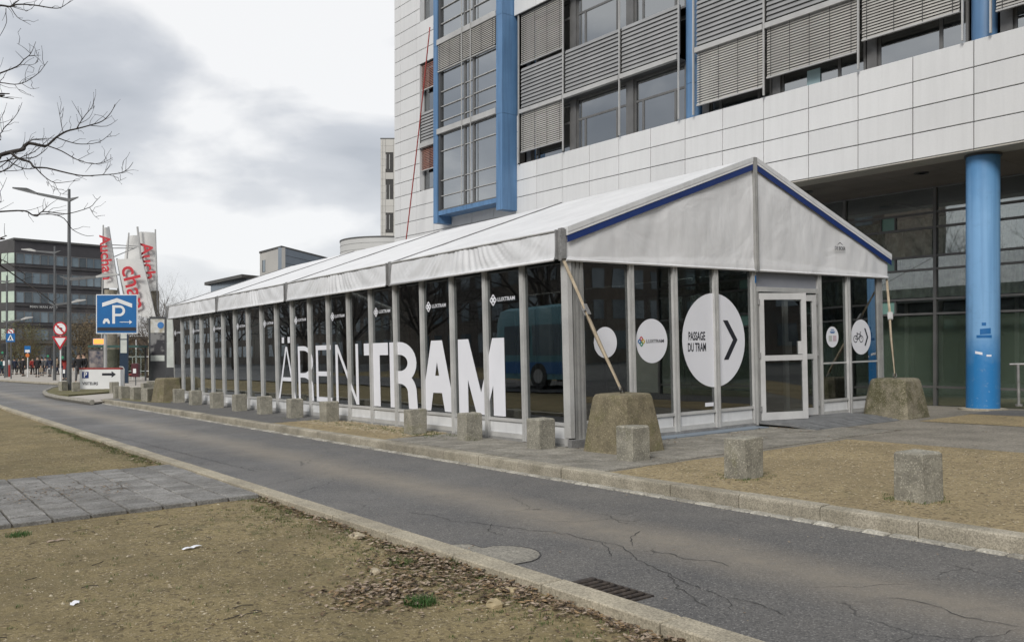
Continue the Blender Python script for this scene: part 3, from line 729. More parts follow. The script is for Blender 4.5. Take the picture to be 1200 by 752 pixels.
mb.build('grass', M['grass'], None, GM, kind='stuff')['label'] = 'sparse thin grass along the edging stones'
random.seed(36)
for i, (x, y, r) in enumerate([(592,690,.035),(601,692,.04),(606,688,.03),(585,693,.025),(580,710,.05),(418,628,.06),(440,670,.05)]):
    v, u = gp(x, y, W_SOIL); mb = MB(); mb.ball((0,0,r*.2), r, 7, 5, (1.2,.8,.55))
    mb.v = [(a+gs(0,r*.09), b+gs(0,r*.09), c+gs(0,r*.06)) for a,b,c in mb.v]
    tag(mb.build('rock', M['rock'] if i < 5 else M['stone'], None, MG(v, u, on_soil(v,u), random.random()*3)),
        ['yellow rock in the small heap by the edging stones, leftmost of the larger ones','largest yellow rock of the small heap by the edging stones','yellow rock at the right end of the small heap','smallest yellow rock of the small heap by the edging stones','flat pale rock lying apart in front of the small yellow heap','flat grey stone on the soil beside the edging stones','flat grey stone at the left tip of the leaf pile'][i], 'rock')
for (x, y, L_, an, lb) in ((225,643,.16,.3,'torn white paper scrap lying on the soil at the lower left'),(88,710,.09,1.0,'small crumpled white scrap at the lower left edge of the soil'),(66,634,.14,.2,'pale bark strip lying beside the green weed patch')):
    v, u = gp(x, y, W_SOIL); mb = MB(); n = 6
    for i in range(n+1):
        t = i/n-.5; hh = .004+.008*abs(math.sin(i*2.1)); wd = .018*(1-abs(t)*1.2)+.004
        mb.v += [(t*L_, -wd+gs(0,.002), hh), (t*L_, wd+gs(0,.002), hh+.004)]
    mb.f = [(2*i,2*i+2,2*i+3,2*i+1) for i in range(n)]
    tag(mb.build('litter_scrap', M['sticker'] if 'white' in lb else M['leafpale'], None, MG(v, u, on_soil(v,u)+.003, an)), lb, 'scrap')
mb = MB()
for i in range(60):
    v, u = random.uniform(0,3.1), random.uniform(1.2,8.6); a = random.random()*3.14; l = random.uniform(.03,.14); w = on_soil(v,u)+.006
    mb.tube([(v,u,w),(v+l*.5*math.cos(a),u+l*.5*math.sin(a),w+.004),(v+l*math.cos(a+.3),u+l*math.sin(a+.3),w)], .0025, 4)
mb.build('fallen_twigs', M['bark'], None, GM, kind='stuff')['label'] = 'thin dark twigs scattered on the soil'

# ============================================================ BOLLARDS AND BALLAST BLOCKS
def bollard_mesh(seed):
    random.seed(seed); mb = MB(); mb.bbox(-.143, .143, -.143, .143, -.1, .415, .014, jit=.007); return mb
bm_ = [bollard_mesh(i).mesh('concrete_bollard', M['bollard']) for i in range(4)]
bl = [(27.44,7.58,'farthest in the row before the tent, beside a ballast block'),(25.7,7.57,'second from the far end of the row before the tent'),
 (23.55,7.5,'third from the far end of the row before the tent'),(21.75,7.5,'fourth from the far end of the row before the tent'),
 (20.03,7.5,'just left of the letter with two dots'),(18.2,7.5,'below the first thin letter R on the glass'),
 (16.42,7.5,'below the thin letter N on the glass'),(12.78,7.4,'below the bold letter R on the glass'),
 (11.24,7.47,'below the left leg of the bold letter M'),(9.52,7.52,'with a mossy top corner at the tent corner post'),
 (7.68,7.50,'standing in front of the big near ballast block'),(5.84,7.29,'on the sandy ground in front of the entrance'),(3.98,7.30,'nearest of all, alone on the sandy ground at the right')]
random.seed(8)
for i, (u, v, lb) in enumerate(bl):
    tag(link('concrete_bollard', bm_[i%4], None, MG(v, u, 0, random.uniform(-.10,.10) if i > 9 else random.uniform(-.04,.04))), 'square grey concrete bollard ' + lb, 'bollard', 'square concrete bollards along the kerb')
far_b = [(74,457.5,'on the grass island left of the tall lamp post'),(89,458.5,'between the lamp post and the white visitor board'),(134,459,'partly in front of the right end of the white visitor board'),
 (139,466,'smaller one behind the pair nearest the driveway'),(145.5,466.5,'first of the row right of the driveway'),(159.5,468,'second of the row right of the driveway'),(173.5,470,'third right of the driveway, nearest the far ballast block'),(171,461,'set back behind the third, by the bin'),(177,458,'farthest back, left of the advertising panels')]
for i, (x, y, lb) in enumerate(far_b):
    v, u = gp(x, y); tag(link('concrete_bollard', bm_[i%4], None, MG(v, u, 0, .5*random.random())), 'square grey concrete bollard ' + lb, 'bollard', 'square concrete bollards along the kerb')
def block(name, v, u, rz, hb, ht, h, mat, lb, seed):
    random.seed(seed); mb = MB()
    rings = [(hb, -.05, .10), (hb, .0, .10), (hb-.01, .04, .10), (hb+(ht-hb)*.5, h*.5, .09), (ht+.012, h-.05, .09), (ht-.012, h-.012, .09), (ht-.05, h, .09)]
    N = 0; vs = []
    for (r, z, c) in rings:
        pts = []
        for sx, sy in ((1,1),(-1,1),(-1,-1),(1,-1)):
            a, b = (sx*r, sy*(r-c)), (sx*(r-c), sy*r)
            pts += [a, b] if sx*sy > 0 else [b, a]
        vs += [(x+gs(0,.004), y+gs(0,.004), z) for x, y in pts]
    fs = [tuple(range(48,56))]
    for i in range(6):
        for k in range(8): fs.append((i*8+k, i*8+(k+1)%8, (i+1)*8+(k+1)%8, (i+1)*8+k))
    mb.add(vs, fs); o = thing(name, lb, 'concrete block', MG(v, u, 0, rz)); mb.build('block', mat, o, smooth=False)
    r_ = MB(); r_.tube([(-.03,0,h-.01),(-.03,0,h+.05),(-.02,0,h+.075),(.02,0,h+.075),(.03,0,h+.05),(.03,0,h-.01)], .007, 6); r_.build('lifting_eye', M['rubber'], o, smooth=True)
    return o
block('ballast_block', 8.12, 8.50, 0, .43, .31, .76, M['block_near'], 'large tapered concrete ballast block, brown and stained, at the near corner of the tent', 1)
block('ballast_block', 15.06, 8.64, .0, .45, .33, .70, M['block_far'], 'large tapered concrete ballast block, green with moss, right of the entrance', 2)
block('ballast_block', 7.62, 28.75, .1, .42, .30, .74, M['block_near'], 'tapered concrete ballast block at the far left end of the tent', 3)
# ============================================================ TENT
V0, V1, U0, U1 = 7.93, 15.87, 9.35, 29.20      # glass planes of the near side, the far side, the front and the back
VC = 11.95; W_E, W_R = 3.02, 4.47; PU = .985; BAY = 4.925
tent = thing('exhibition_tent', 'long white tent with glass sides, big white letters and a gable door', 'tent', MG(V0, U0))
TI = Matrix.Translation((-V0, -U0, 0))
def tb(mb, name, mat, parent=None, **k):
    return mb.build(name, mat, parent or tent, TI if (parent is None) else None, **k)
def tl(name, me, M_=I4, **k): return link(name, me, tent, TI @ M_, **k)
random.seed(50)
MB().box(V0, V1, U0+.02, U1, -.03, .05).build('floor', M['wall_dark'], tent, TI)
# side walls
pane_m = MB().box(-.003, .003, .03, PU-.03, .33, 2.66).mesh('glass_pane', M['glass_tent'])
kick_m = MB().box(-.006, .006, .05, PU-.05, .10, .275).mesh('kick_panel', M['kick'])
mu = MB(); mu.box(-.055, .05, -.012, .012, .0, 2.66); mu.box(-.05, .05, -.045, -.014, .0, 2.66); mu.box(-.05, .05, .014, .045, .0, 2.66)
mull_m = mu.mesh('mullion', M['alu'])
fr = MB(); fr.box(-.03,.03,.046,PU-.046,.03,.098); fr.box(-.028,.03,.046,PU-.046,.277,.325)
rail_m = fr.mesh('rail', M['alu'])
for (vv, sgn) in ((V0, 1), (V1, -1)):
    for k in range(20):
        uu = U0+.05 + k*PU
        T = Matrix.Translation((vv, uu, 0)) @ Matrix.Diagonal((sgn, 1, 1, 1))
        T2 = Matrix.Translation((vv, uu, 0))
        tl('glass_pane', pane_m, T2); tl('kick_panel', kick_m, T2); tl('rail', rail_m, T2)
        tl('mullion', mull_m, T2 if sgn > 0 else Matrix.Translation((vv, uu, 0)) @ Matrix.Rotation(math.pi, 4, 'Z'))
    tb(MB().box(vv-.04, vv+.04, U0+.05, U1, -.06, .028), 'base_rail', M['alu_dull'])
# corner posts
def post(v, u, w, d):
    mb = MB(); mb.box(v, v+w, u, u+d, 0.02, 2.66)
    for i in range(3): mb.box(v+w*(.12+.3*i), v+w*(.12+.3*i)+w*.12, u-.012, u-.001, .02, 2.66)
    return mb
tb(post(V0+.02, U0-.03, .24, .14), 'corner_post', M['alu_dull']); tb(MB().box(V0-.06, V0+.018, U0-.06, U0+.06, .12, 2.66), 'corner_trim', M['alu'])
tb(post(V1-.18, U0-.03, .16, .14), 'corner_post', M['alu_dull'])
tb(post(V0+.02, U1-.08, .24, .14), 'corner_post', M['alu_dull']); tb(post(V1-.2, U1-.08, .16, .14), 'corner_post', M['alu_dull'])
# base plates with blue shims under the near corner
tb(MB().box(V0-.10, V0+.34, U0-.12, U0-.035, -.01, .10), 'base_plate', M['steel']); tb(MB().box(V0+.16, V0+.30, U0-.17, U0-.125, -.005, .07), 'shim', M['stripe'])
# front gable: posts and panes
def gable_wall(u, fs, posts, panes, extra=True):
    for v in posts:
        mb = MB(); mb.box(v-.05, v-.012, u-.05, u+.05, .02, 2.66); mb.box(v+.012, v+.05, u-.05, u+.05, .02, 2.66); mb.box(v-.011, v+.011, u-.04, u+.05, .02, 2.66)
        tb(mb, 'mullion', M['alu'])
    for a, b in panes:
        tb(MB().box(a, b, u-.003, u+.003, .345, 2.66), 'glass_pane', M['glass_tent'])
        tb(MB().box(a+.02, b-.02, u-.008, u+.004, .13, .295), 'kick_panel', M['kick'])
        mb = MB(); mb.box(a+.002, b-.002, u-.03, u+.03, .298, .343); mb.box(a+.002, b-.002, u-.031, u+.03, .06, .128); tb(mb, 'rail', M['alu'])
front_posts = [9.12, 10.05, 11.0, 11.95, 13.80, 14.70]
gable_wall(U0, 1, front_posts, [(8.20,9.07),(9.17,10.0),(10.10,10.95),(11.05,11.90),(13.85,14.65),(14.75,15.68)])
gable_wall(U1, 1, [8.95,9.95,10.95,11.95,12.95,13.95,14.95], [(8.2,8.90),(9.0,9.90),(10.0,10.90),(11.0,11.90),(12.0,12.90),(13.0,13.90),(14.0,14.90),(15.0,15.66)])
for a, b in ((13.86,14.64),(14.76,15.67)): tb(MB().box(a, b, U0-.012, U0+.012, .985, 1.015), 'transom', M['alu'])
for a, b in ((V0+.27, 11.9), (13.85, V1-.2)): tb(MB().box(a, b, U0-.06, U0+.04, -.05, .055), 'base_rail', M['steel'])
tb(MB().box(V0+.3, 11.86, U0-.35, U0-.062, -.02, .018), 'sill_plate', M['bluegrey'])
# door: lintel, head panel, open leaf, standing leaf behind
tb(MB().box(12.01, 13.74, U0-.045, U0+.04, 2.26, 2.34), 'door_lintel', M['alu']); tb(MB().box(12.01, 13.74, U0-.01, U0+.01, 2.342, 2.66), 'head_panel', M['grey_light'])
tb(MB().box(12.005, 12.06, U0-.05, U0+.04, .06, 2.26), 'door_jamb', M['alu_dull']); tb(MB().box(13.69, 13.745, U0-.05, U0+.04, .06, 2.26), 'door_jamb', M['alu_dull'])
def door_leaf(v, u, rz, W_=.90, side=1):
    d = link('door', None, tent, TI @ Matrix.Translation((v, u, .09)) @ Matrix.Rotation(rz, 4, 'Z'))
    H = 2.14; s = side
    def bx(mb, a, b, z0, z1, t=.028):
        a, b = sorted((a*s, b*s)); return mb.box(a, b, -t, t, z0, z1)
    mb = MB(); bx(mb, 0, .09, 0, H); bx(mb, W_-.09, W_, 0, H); bx(mb, .091, W_-.091, 0, .13, .027); bx(mb, .091, W_-.091, H-.11, H, .027); bx(mb, .091, W_-.091, 1.00, 1.09, .027)
    mb.build('frame', M['alu_light'], d)
    mb = MB(); bx(mb, .091, W_-.091, .131, .999, .003); mb.build('glass_pane', M['glass_tent'], d)
    mb = MB(); bx(mb, .091, W_-.091, 1.091, H-.111, .003); mb.build('glass_pane', M['glass_tent'], d)
    mb = MB(); bx(mb, W_-.16, W_-.095, 1.10, 1.32, .035); mb.build('handle_plate', M['alu_light'], d)
    for z in (.15, 1.05, 1.95): MB().cyl((-.012*s, -.035, z), (-.012*s, -.035, z+.09), .018, n=8).build('hinge', M['steel'], d)
    return d
door_leaf(12.075, U0-.03, R(-20), .91); door_leaf(13.68, U0-.02, R(-7), .80, side=-1)
# grooved ramp
rp = thing('entrance_ramp', 'grey grooved aluminium ramp plate in front of the tent door', 'ramp', MG(12.0, U0-.06))
mb = MB(); prof = [(0,.08),(-.62,.065),(-1.08,.005),(-1.08,-.01),(-.6,.03),(0,.04)]
n = len(prof); mb.add([(0,a,b) for a,b in prof]+[(2.42,a,b) for a,b in prof], [tuple(range(n)), tuple(range(2*n-1,n-1,-1))]+[(i,n+i,n+(i+1)%n,(i+1)%n) for i in range(n)])
mb.build('plate', M['ramp'], rp)
mb = MB()
for k in range(12):
    y = -.05-.088*k; z = (.08+.015*y/.62 if y > -.62 else .065-(-.62-y)*.06/.46)
    mb.box(.01, 2.41, y-.030, y+.030, z-.004, z+.008)
mb.build('tread', M['ramp'], rp, kind='stuff')
# roof membranes per bay, valances with folds, brackets
def zroof(v): return W_E + (W_R-W_E)*(1-abs(v-VC)/(VC-(V0-.12)))
nb = 4
for b in range(nb):
    u0, u1 = U0-.02+.03 + b*4.955 - .02, U0-.02 + (b+1)*4.955 - .02
    for side in (0, 1):
        mb = MB(); nu, nv_ = 20, 14
        for i in range(nu+1):
            for k in range(nv_+1):
                u = u0+(u1-u0)*i/nu; f = k/nv_; v = (V0-.12)+(VC-V0+.12)*f
                sag = -.026*math.sin(math.pi*i/nu)*math.sin(math.pi*min(1,f*1.05)) + .006*noise.noise((u*2,v*2,b))
                vv = v if side == 0 else 2*VC-v
                mb.v.append((vv, u, zroof(v)+sag))
        nf = nv_+1
        mb.f = [((i*nf+k, (i+1)*nf+k, (i+1)*nf+k+1, i*nf+k+1) if side else (i*nf+k, i*nf+k+1, (i+1)*nf+k+1, (i+1)*nf+k)) for i in range(nu) for k in range(nv_)]
        tb(mb, 'roof_membrane', M['tarp'], smooth=True)
        # valance: hangs from the eave, folds fan out towards the middle
        mb = MB(); nu = 330; nz = 8; rnd = random.Random(b*2+side)
        ph = [rnd.random()*6 for _ in range(3)]
        a0, a1 = u0+.09, u1-.06
        for i in range(nu+1):
            t = i/nu; u = a0+(a1-a0)*t
            env = math.sin(math.pi*t)**.8
            for k in range(nz+1):
                f = k/nz; z = W_E-.015 - f*.385
                skew = (t-.5)*1.6*(1-f)
                q_ = (t-.5)*(1+.55*(1-f))+.5; sw = math.sin(150*q_+ph[0]+3*noise.noise((u*1.1,f*.3,1))); fold = env*(.020*(abs(sw)**.6)*(1 if sw > 0 else -1)*(.4+.6*abs(noise.noise((u*2.1,1,b)))*2) + .016*math.sin(31*q_+ph[1]))
                fold *= (.25+.75*math.sin(math.pi*min(1, .12+f*.76)))
                out = -.13 - .035*math.sin(math.pi*f*.5) - (.015 if f > .93 else 0)
                x = out-fold
                mb.v.append(((V0+x) if side == 0 else (2*VC-(V0+x)), u, z))
        nf = nz+1
        mb.f = [((i*nf+k, i*nf+k+1, (i+1)*nf+k+1, (i+1)*nf+k) if side else (i*nf+k, (i+1)*nf+k, (i+1)*nf+k+1, i*nf+k+1)) for i in range(nu) for k in range(nz)]
        tb(mb, 'valance', M['valance'], smooth=True)
        # hem tube at the bottom and piping rail on the eave
        x = V0-.175 if side == 0 else 2*VC-(V0-.175)
        tb(MB().tube([(x, a0+.01, W_E-.40), (x, a1-.01, W_E-.40)], .022, 8), 'hem', M['valance'], smooth=True)
for side in (0, 1):
    for b in range(nb+1):
        if side and b == 0: continue
        u = U0-.03+b*4.955; x = V0-.13 if side == 0 else 2*VC-(V0-.13); s = 1 if side == 0 else -1
        mb = MB(); mb.box(min(x-.06*s,x+.03*s), max(x-.06*s,x+.03*s), u-.07, u-.045, 2.62, 3.03); mb.box(min(x-.06*s,x+.03*s), max(x-.06*s,x+.03*s), u+.045, u+.07, 2.62, 3.03)
        mb.box(min(x-.02*s,x+.028*s), max(x-.02*s,x+.028*s), u-.044, u+.044, 2.60, 3.05)
        for q in range(4): mb.cyl((x-.062*s, u-.057, 2.70+q*.08), (x-.072*s, u-.057, 2.70+q*.08), .008, n=6)
        tb(mb, 'eave_bracket', M['steel'])
        if 0 < b < nb or True:
            pts = [(V0-.12, u, W_E+.010)] + [(V0-.12+(VC-V0+.12)*i/6, u, zroof(V0-.12+(VC-V0+.12)*i/6)+.008) for i in range(1,7)]
            if side: pts = [(2*VC-p[0], p[1], p[2]) for p in pts]
            tb(MB().tube(pts, .014, 6), 'rafter', M['alu_dull'] if b in (0,) else M['seam'])
tb(MB().tube([(V0-.135, U0-.05, W_E+.005), (V0-.135, U1+.05, W_E+.005)], .016, 6), 'eave_rail', M['alu'])
# gable triangles
def gable_cloth(u, name, side):
    mb = MB(); nx, nz = 90, 30
    vA, vB = (V0-.10, VC-.035) if side == 0 else (VC+.035, V1+.10)
    for i in range(nx+1):
        v = vA+(vB-vA)*i/nx; zt = zroof(v if v < VC else 2*VC-v)-.03; zb = 2.60+.008*math.sin(v*9)
        for k in range(nz+1):
            f = k/nz; z = zb+(zt-zb)*f
            wr = .028*noise.noise((v*1.6, z*.7, 4+side)) + .007*noise.noise(((v-z*.35)*5, z*1.2, 7)) + .002*noise.noise((v*11, z*2.2, 2))
            bot = -.012 if f < .07 else 0
            mb.v.append((v, u + wr*min(1, 4*f*(1-f)+.25) + bot, z))
    nf = nz+1
    mb.f = [(i*nf+k, (i+1)*nf+k, (i+1)*nf+k+1, i*nf+k+1) for i in range(nx) for k in range(nz)]
    return tb(mb, name, M['gable'], smooth=True)
for side in (0, 1):
    gable_cloth(U0-.08, 'gable_membrane', side)
    gable_cloth(U1+.06, 'gable_membrane', side)
def rake(off_t, off_b, y0, y1, v_in=.05, v_out=.0):
    """bar following both slopes of the gable"""
    mb = MB()
    for s in (1, -1):
        a, b = V0-.09+v_out, VC-v_in
        P = []
        for v in (a, b): P += [(v if s > 0 else 2*VC-v, zroof(v)+off_b), (v if s > 0 else 2*VC-v, zroof(v)+off_t)]
        mb.add([(P[0][0],y0,P[0][1]),(P[1][0],y0,P[1][1]),(P[3][0],y0,P[3][1]),(P[2][0],y0,P[2][1]),(P[0][0],y1,P[0][1]),(P[1][0],y1,P[1][1]),(P[3][0],y1,P[3][1]),(P[2][0],y1,P[2][1])],
               [(0,3,2,1),(4,5,6,7),(0,1,5,4),(1,2,6,5),(2,3,7,6),(3,0,4,7)])
    return mb
tb(rake(-.085, -.185, U0-.118, U0-.112), 'blue_stripe', M['stripe'])
tb(rake(-.045, -.0845, U0-.125, U0-.06), 'rake_edge', M['gable'])
tb(rake(.03, -.044, U0-.13, U0-.05), 'rake_rail', M['kick'])
tb(MB().box(VC-.035, VC+.035, U0-.14, U0-.05, 2.58, W_R+.01).box(VC-.012, VC+.012, U0-.155, U0-.141, 2.59, W_R-.02), 'king_post', M['alu_dull'])
tb(MB().tube([(V0-.1, U0-.09, 2.605), (V1+.1, U0-.09, 2.605)], .02, 6), 'hem', M['gable'])
em_ = MB(); em_.add([(0,0,0),(.05,.035,0),(.10,.062,0),(.15,.035,0),(.21,0,0),(.15,.020,0),(.10,.045,0),(.05,.02,0)], [(0,1,6,7),(1,2,6),(2,3,6),(3,4,5,6)])
em_.v = [(a, c-.001, b) for a,b,c in em_.v]
tb(em_, 'emblem', M['ink']).matrix_local = TI @ Matrix.Translation((14.235, U0-.125, 3.14))
text_obj('emblem_text', 'DE BOER', .088, M['ink'], tent, TI @ TM((14.335, U0-.125, 3.085), (1,0,0), (0,0,1)), .95, .002)
# interior frames seen through the glass
for b in range(1, nb):
    u = U0-.03+b*4.955; mb = MB(); mb.box(V0+.08, V0+.20, u-.05, u+.05, .05, 2.75); mb.box(V1-.20, V1-.08, u-.05, u+.05, .05, 2.75)
    tb(mb, 'inner_post', M['alu_dull'])

# --- letters on the panes.  p = -u so that it grows to the right when seen from the road
class Sheets:
    def __init__(s): s.mb = MB(); s.n = 0
    def poly(s, pts):
        x = V0-.0075-.0006*s.n; s.n += 1
        s.mb.add([(x, -p, z) for p, z in pts], [tuple(range(len(pts)))]); return s
    def strip(s, A, B):
        x = V0-.0075-.0006*s.n; s.n += 1
        n = len(A); s.mb.add([(x, -p, z) for p, z in A]+[(x, -p, z) for p, z in B], [(i, i+1, n+i+1, n+i) for i in range(n-1)]); return s
    def arc(s, cx, cz, rx, rz, t, a0, a1, tz=None, n=14):
        tz = tz or t; A = []; B = []
        for i in range(n+1):
            a = R(a0+(a1-a0)*i/n); A.append((cx+rx*math.cos(a), cz+rz*math.sin(a))); B.append((cx+(rx-t)*math.cos(a), cz+(rz-tz)*math.sin(a)))
        return s.strip(A, B)
    def rect(s, a, b, c, d): return s.poly([(a,c),(b,c),(b,d),(a,d)])
    def done(s, lb): return tb(s.mb, 'letter', M['sticker'], label=lb)
ZB, ZT = .345, 1.565
def L_A(a, b, t, bar, name, dots=False, apex=.5):
    s = Sheets(); c = a+(b-a)*apex; h = t*.55
    s.poly([(a,ZB),(a+t,ZB),(c+h*.55,ZT),(c-h,ZT)]); s.poly([(b-t,ZB),(b,ZB),(c+h,ZT),(c-h*.55,ZT)])
    s.rect(a+(c-a)*(bar-ZB)/(ZT-ZB)+t*.4, b-(b-c)*(bar-ZB)/(ZT-ZB)-t*.4, bar, bar+t*.9)
    if dots: s.rect(c-.26,c-.12,1.655,1.795); s.rect(c+.10,c+.24,1.655,1.795)
    return s.done(name)
def L_R(a, b, t, name, tz):
    s = Sheets(); s.rect(a, a+t, ZB, ZT); zm = .90; hh = (ZT-zm)/2; w = (b-a)
    rx = w*.62; cx = b-rx
    s.rect(a+t, cx+.002, ZT-tz, ZT); s.rect(a+t, cx+.002, zm-tz*.45, zm+tz*.55)
    s.arc(cx, zm-tz*.45+(ZT-zm+tz*.45)/2, rx, (ZT-zm+tz*.45)/2, t, -90, 90, tz)
    zl = zm-.26; s.arc(cx-.01, zl, rx, zm+tz*.55-zl, t, 0, 90, tz); s.poly([(b-t-.01,zl),(b-.01,zl),(b+.02,ZB),(b+.02-t,ZB)])
    return s.done(name)
L_A(-20.20, -19.13, .10, .76, 'thin white letter A with two dots', True)
L_R(-18.98, -18.14, .115, 'thin white letter R', .10)
s = Sheets(); s.rect(-17.98,-17.865,ZB,ZT); s.rect(-17.865,-17.20,ZT-.10,ZT); s.rect(-17.865,-17.22,.90,1.0); s.rect(-17.865,-17.18,ZB,ZB+.10); s.done('thin white letter E')
s = Sheets(); s.rect(-16.98,-16.865,ZB,ZT); s.rect(-16.03,-15.915,ZB,ZT); s.poly([(-16.98,ZT),(-16.865,ZT),(-15.915,ZB),(-16.03,ZB)]); s.done('thin white letter N')
s = Sheets(); s.rect(-15.66,-14.66,ZT-.235,ZT); s.rect(-15.32,-15.0,ZB,ZT-.235); s.done('bold white letter T')
L_R(-14.60, -13.60, .32, 'bold white letter R', .235)
L_A(-13.46, -12.34, .33, .66, 'bold white letter A')
s = Sheets(); s.rect(-12.22,-11.94,ZB,ZT); s.rect(-11.22,-10.90,ZB,ZT)
s.poly([(-12.22,ZT),(-11.90,ZT),(-11.42,ZB),(-11.70,ZB)]); s.poly([(-11.22,ZT),(-10.90,ZT),(-11.42,ZB),(-11.70,ZB)]); s.done('bold white letter M')
def logo(parent, base, ex, ey, sc, cols, textmat, txt='LUXTRAM'):
    """four linked rounded squares and the word beside them"""
    ez = Vector(ex).cross(Vector(ey)).normalized(); ex = Vector(ex); ey = Vector(ey)
    for i, (dx_, dy_) in enumerate(((0,1),(1,0),(0,-1),(-1,0))):
        mb = MB(); r = .060*sc
        cx, cy = dx_*.062*sc, dy_*.062*sc
        A = []; B = []
        for k in range(17):
            a = 2*math.pi*k/16; q = (abs(math.cos(a))**1.3+abs(math.sin(a))**1.3)**(-1/1.3)
            A.append((cx+r*q*math.cos(a), cy+r*q*math.sin(a))); B.append((cx+r*.45*q*math.cos(a), cy+r*.45*q*math.sin(a)))
        pts = [Vector(base)+ex*x+ey*y+ez*(.0006*i) for x, y in A+B]
        mb.add(pts, [(k,k+1,17+k+1,17+k) for k in range(16)]); tb(mb, 'emblem', cols[i])
    text_obj('emblem_text', txt, .115*sc, textmat, tent, TI @ TM(Vector(base)+ex*(.155*sc), ex, ey), 1.15, .001, 'LEFT')
for k in range(1, 20, 2):
    uc = U0+.05+(k+.0)*PU
    logo(tent, (V0-.008, uc+PU-.20, 2.16), (0,-1,0), (0,0,1), .76, [M['sticker']]*4, M['sticker'])
# round stickers on the gable panes
def disc(name, v, z, r, lb, cut=None, sq=1.0, w=U0-.0075):
    mb = MB(); n = 48; pts = [(v+r*math.cos(2*math.pi*i/n), w, z+r*math.sin(2*math.pi*i/n)) for i in range(n)]
    mb.add(pts, [tuple(range(n))]); return tb(mb, name, M['sticker'], label=lb)
disc('round_sticker', 8.607, 1.45, .225, 'blank white disc'); disc('round_sticker', 9.555, 1.46, .335, 'white disc with coloured emblem')
disc('round_sticker', 10.975, 1.455, .755, 'largest white disc, with words and arrow'); disc('round_sticker', 14.21, 1.475, .19, 'small pale disc with fine print'); disc('round_sticker', 15.135, 1.465, .33, 'white disc with a bicycle')
logo(tent, (9.33, U0-.0105, 1.455), (1,0,0), (0,0,1), .64, [M['red'], M['yellow'], M['green'], M['bluep']], M['ink'])
text_obj('lettering', 'PASSAGE\nDU TRAM', .185, M['ink'], tent, TI @ TM((10.555, U0-.0105, 1.43), (1,0,0), (0,0,1)), .53, .004)
def chevron(v, z, w_, h, t, name='arrow'):
    mb = MB(); y = U0-.0105
    mb.add([(v,y,z+h),(v+t,y,z+h),(v+w_,y,z),(v+w_-t,y,z)], [(0,3,2,1)]); mb.add([(v,y-.0006,z-h),(v+t,y-.0006,z-h),(v+w_,y-.0006,z),(v+w_-t,y-.0006,z)], [(0,1,2,3)]); tb(mb, name, M['ink'])
chevron(11.19, 1.455, .35, .32, .115); chevron(15.24, 1.465, .13, .165, .045)
mb = MB(); y = U0-.0115
for cx in (14.945, 15.135):
    n = 20; vs = []
    for i in range(n): a = 2*math.pi*i/n; vs.append((cx+.068*math.cos(a), y, 1.43+.068*math.sin(a)))
    for i in range(n): a = 2*math.pi*i/n; vs.append((cx+.054*math.cos(a), y, 1.43+.054*math.sin(a)))
    mb.add(vs, [(i,(i+1)%n,n+(i+1)%n,n+i) for i in range(n)])
def seg(a, b, t=.011):
    d = Vector((b[0]-a[0], 0, b[1]-a[1])).normalized(); nx, nz = -d.z*t/2, d.x*t/2; seg.n += 1; yy = y-.0004*seg.n
    mb.add([(a[0]-nx,yy,a[1]-nz),(b[0]-nx,yy,b[1]-nz),(b[0]+nx,yy,b[1]+nz),(a[0]+nx,yy,a[1]+nz)], [(0,1,2,3)])
seg.n = 0
for a, b in (((14.945,1.43),(15.0,1.52)),((15.0,1.52),(15.105,1.52)),((15.0,1.51),(15.04,1.43)),((14.945,1.43),(15.04,1.43)),((15.04,1.43),(15.105,1.52)),((15.135,1.43),(15.095,1.555)),((15.095,1.555),(15.13,1.56)),((14.98,1.545),(15.02,1.545)),((15.0,1.52),(14.99,1.545))): seg(a, b)
tb(mb, 'bicycle_symbol', M['ink'])
for i, (z, w_) in enumerate(((1.60,.10),(1.565,.16),(1.545,.12))): tb(MB().box(14.21-w_/2, 14.21+w_/2, U0-.0115, U0-.0105, z, z+.014), 'fine_print', M['bluep'])
tb(MB().box(14.09, 14.19, U0-.0115, U0-.0105, 1.40, 1.50), 'fine_print', M['sticker_grey']); tb(MB().box(14.22, 14.33, U0-.0115, U0-.0105, 1.40, 1.50), 'fine_print', M['sticker_pink'])
tb(MB().box(10.72, 10.92, U0-.0095, U0-.0075, .40, .46), 'notice', M['sticker'])
tb(MB().box(11.97, 12.0, U0-.056, U0-.0515, 2.40, 2.52), 'notice', M['signblue'])
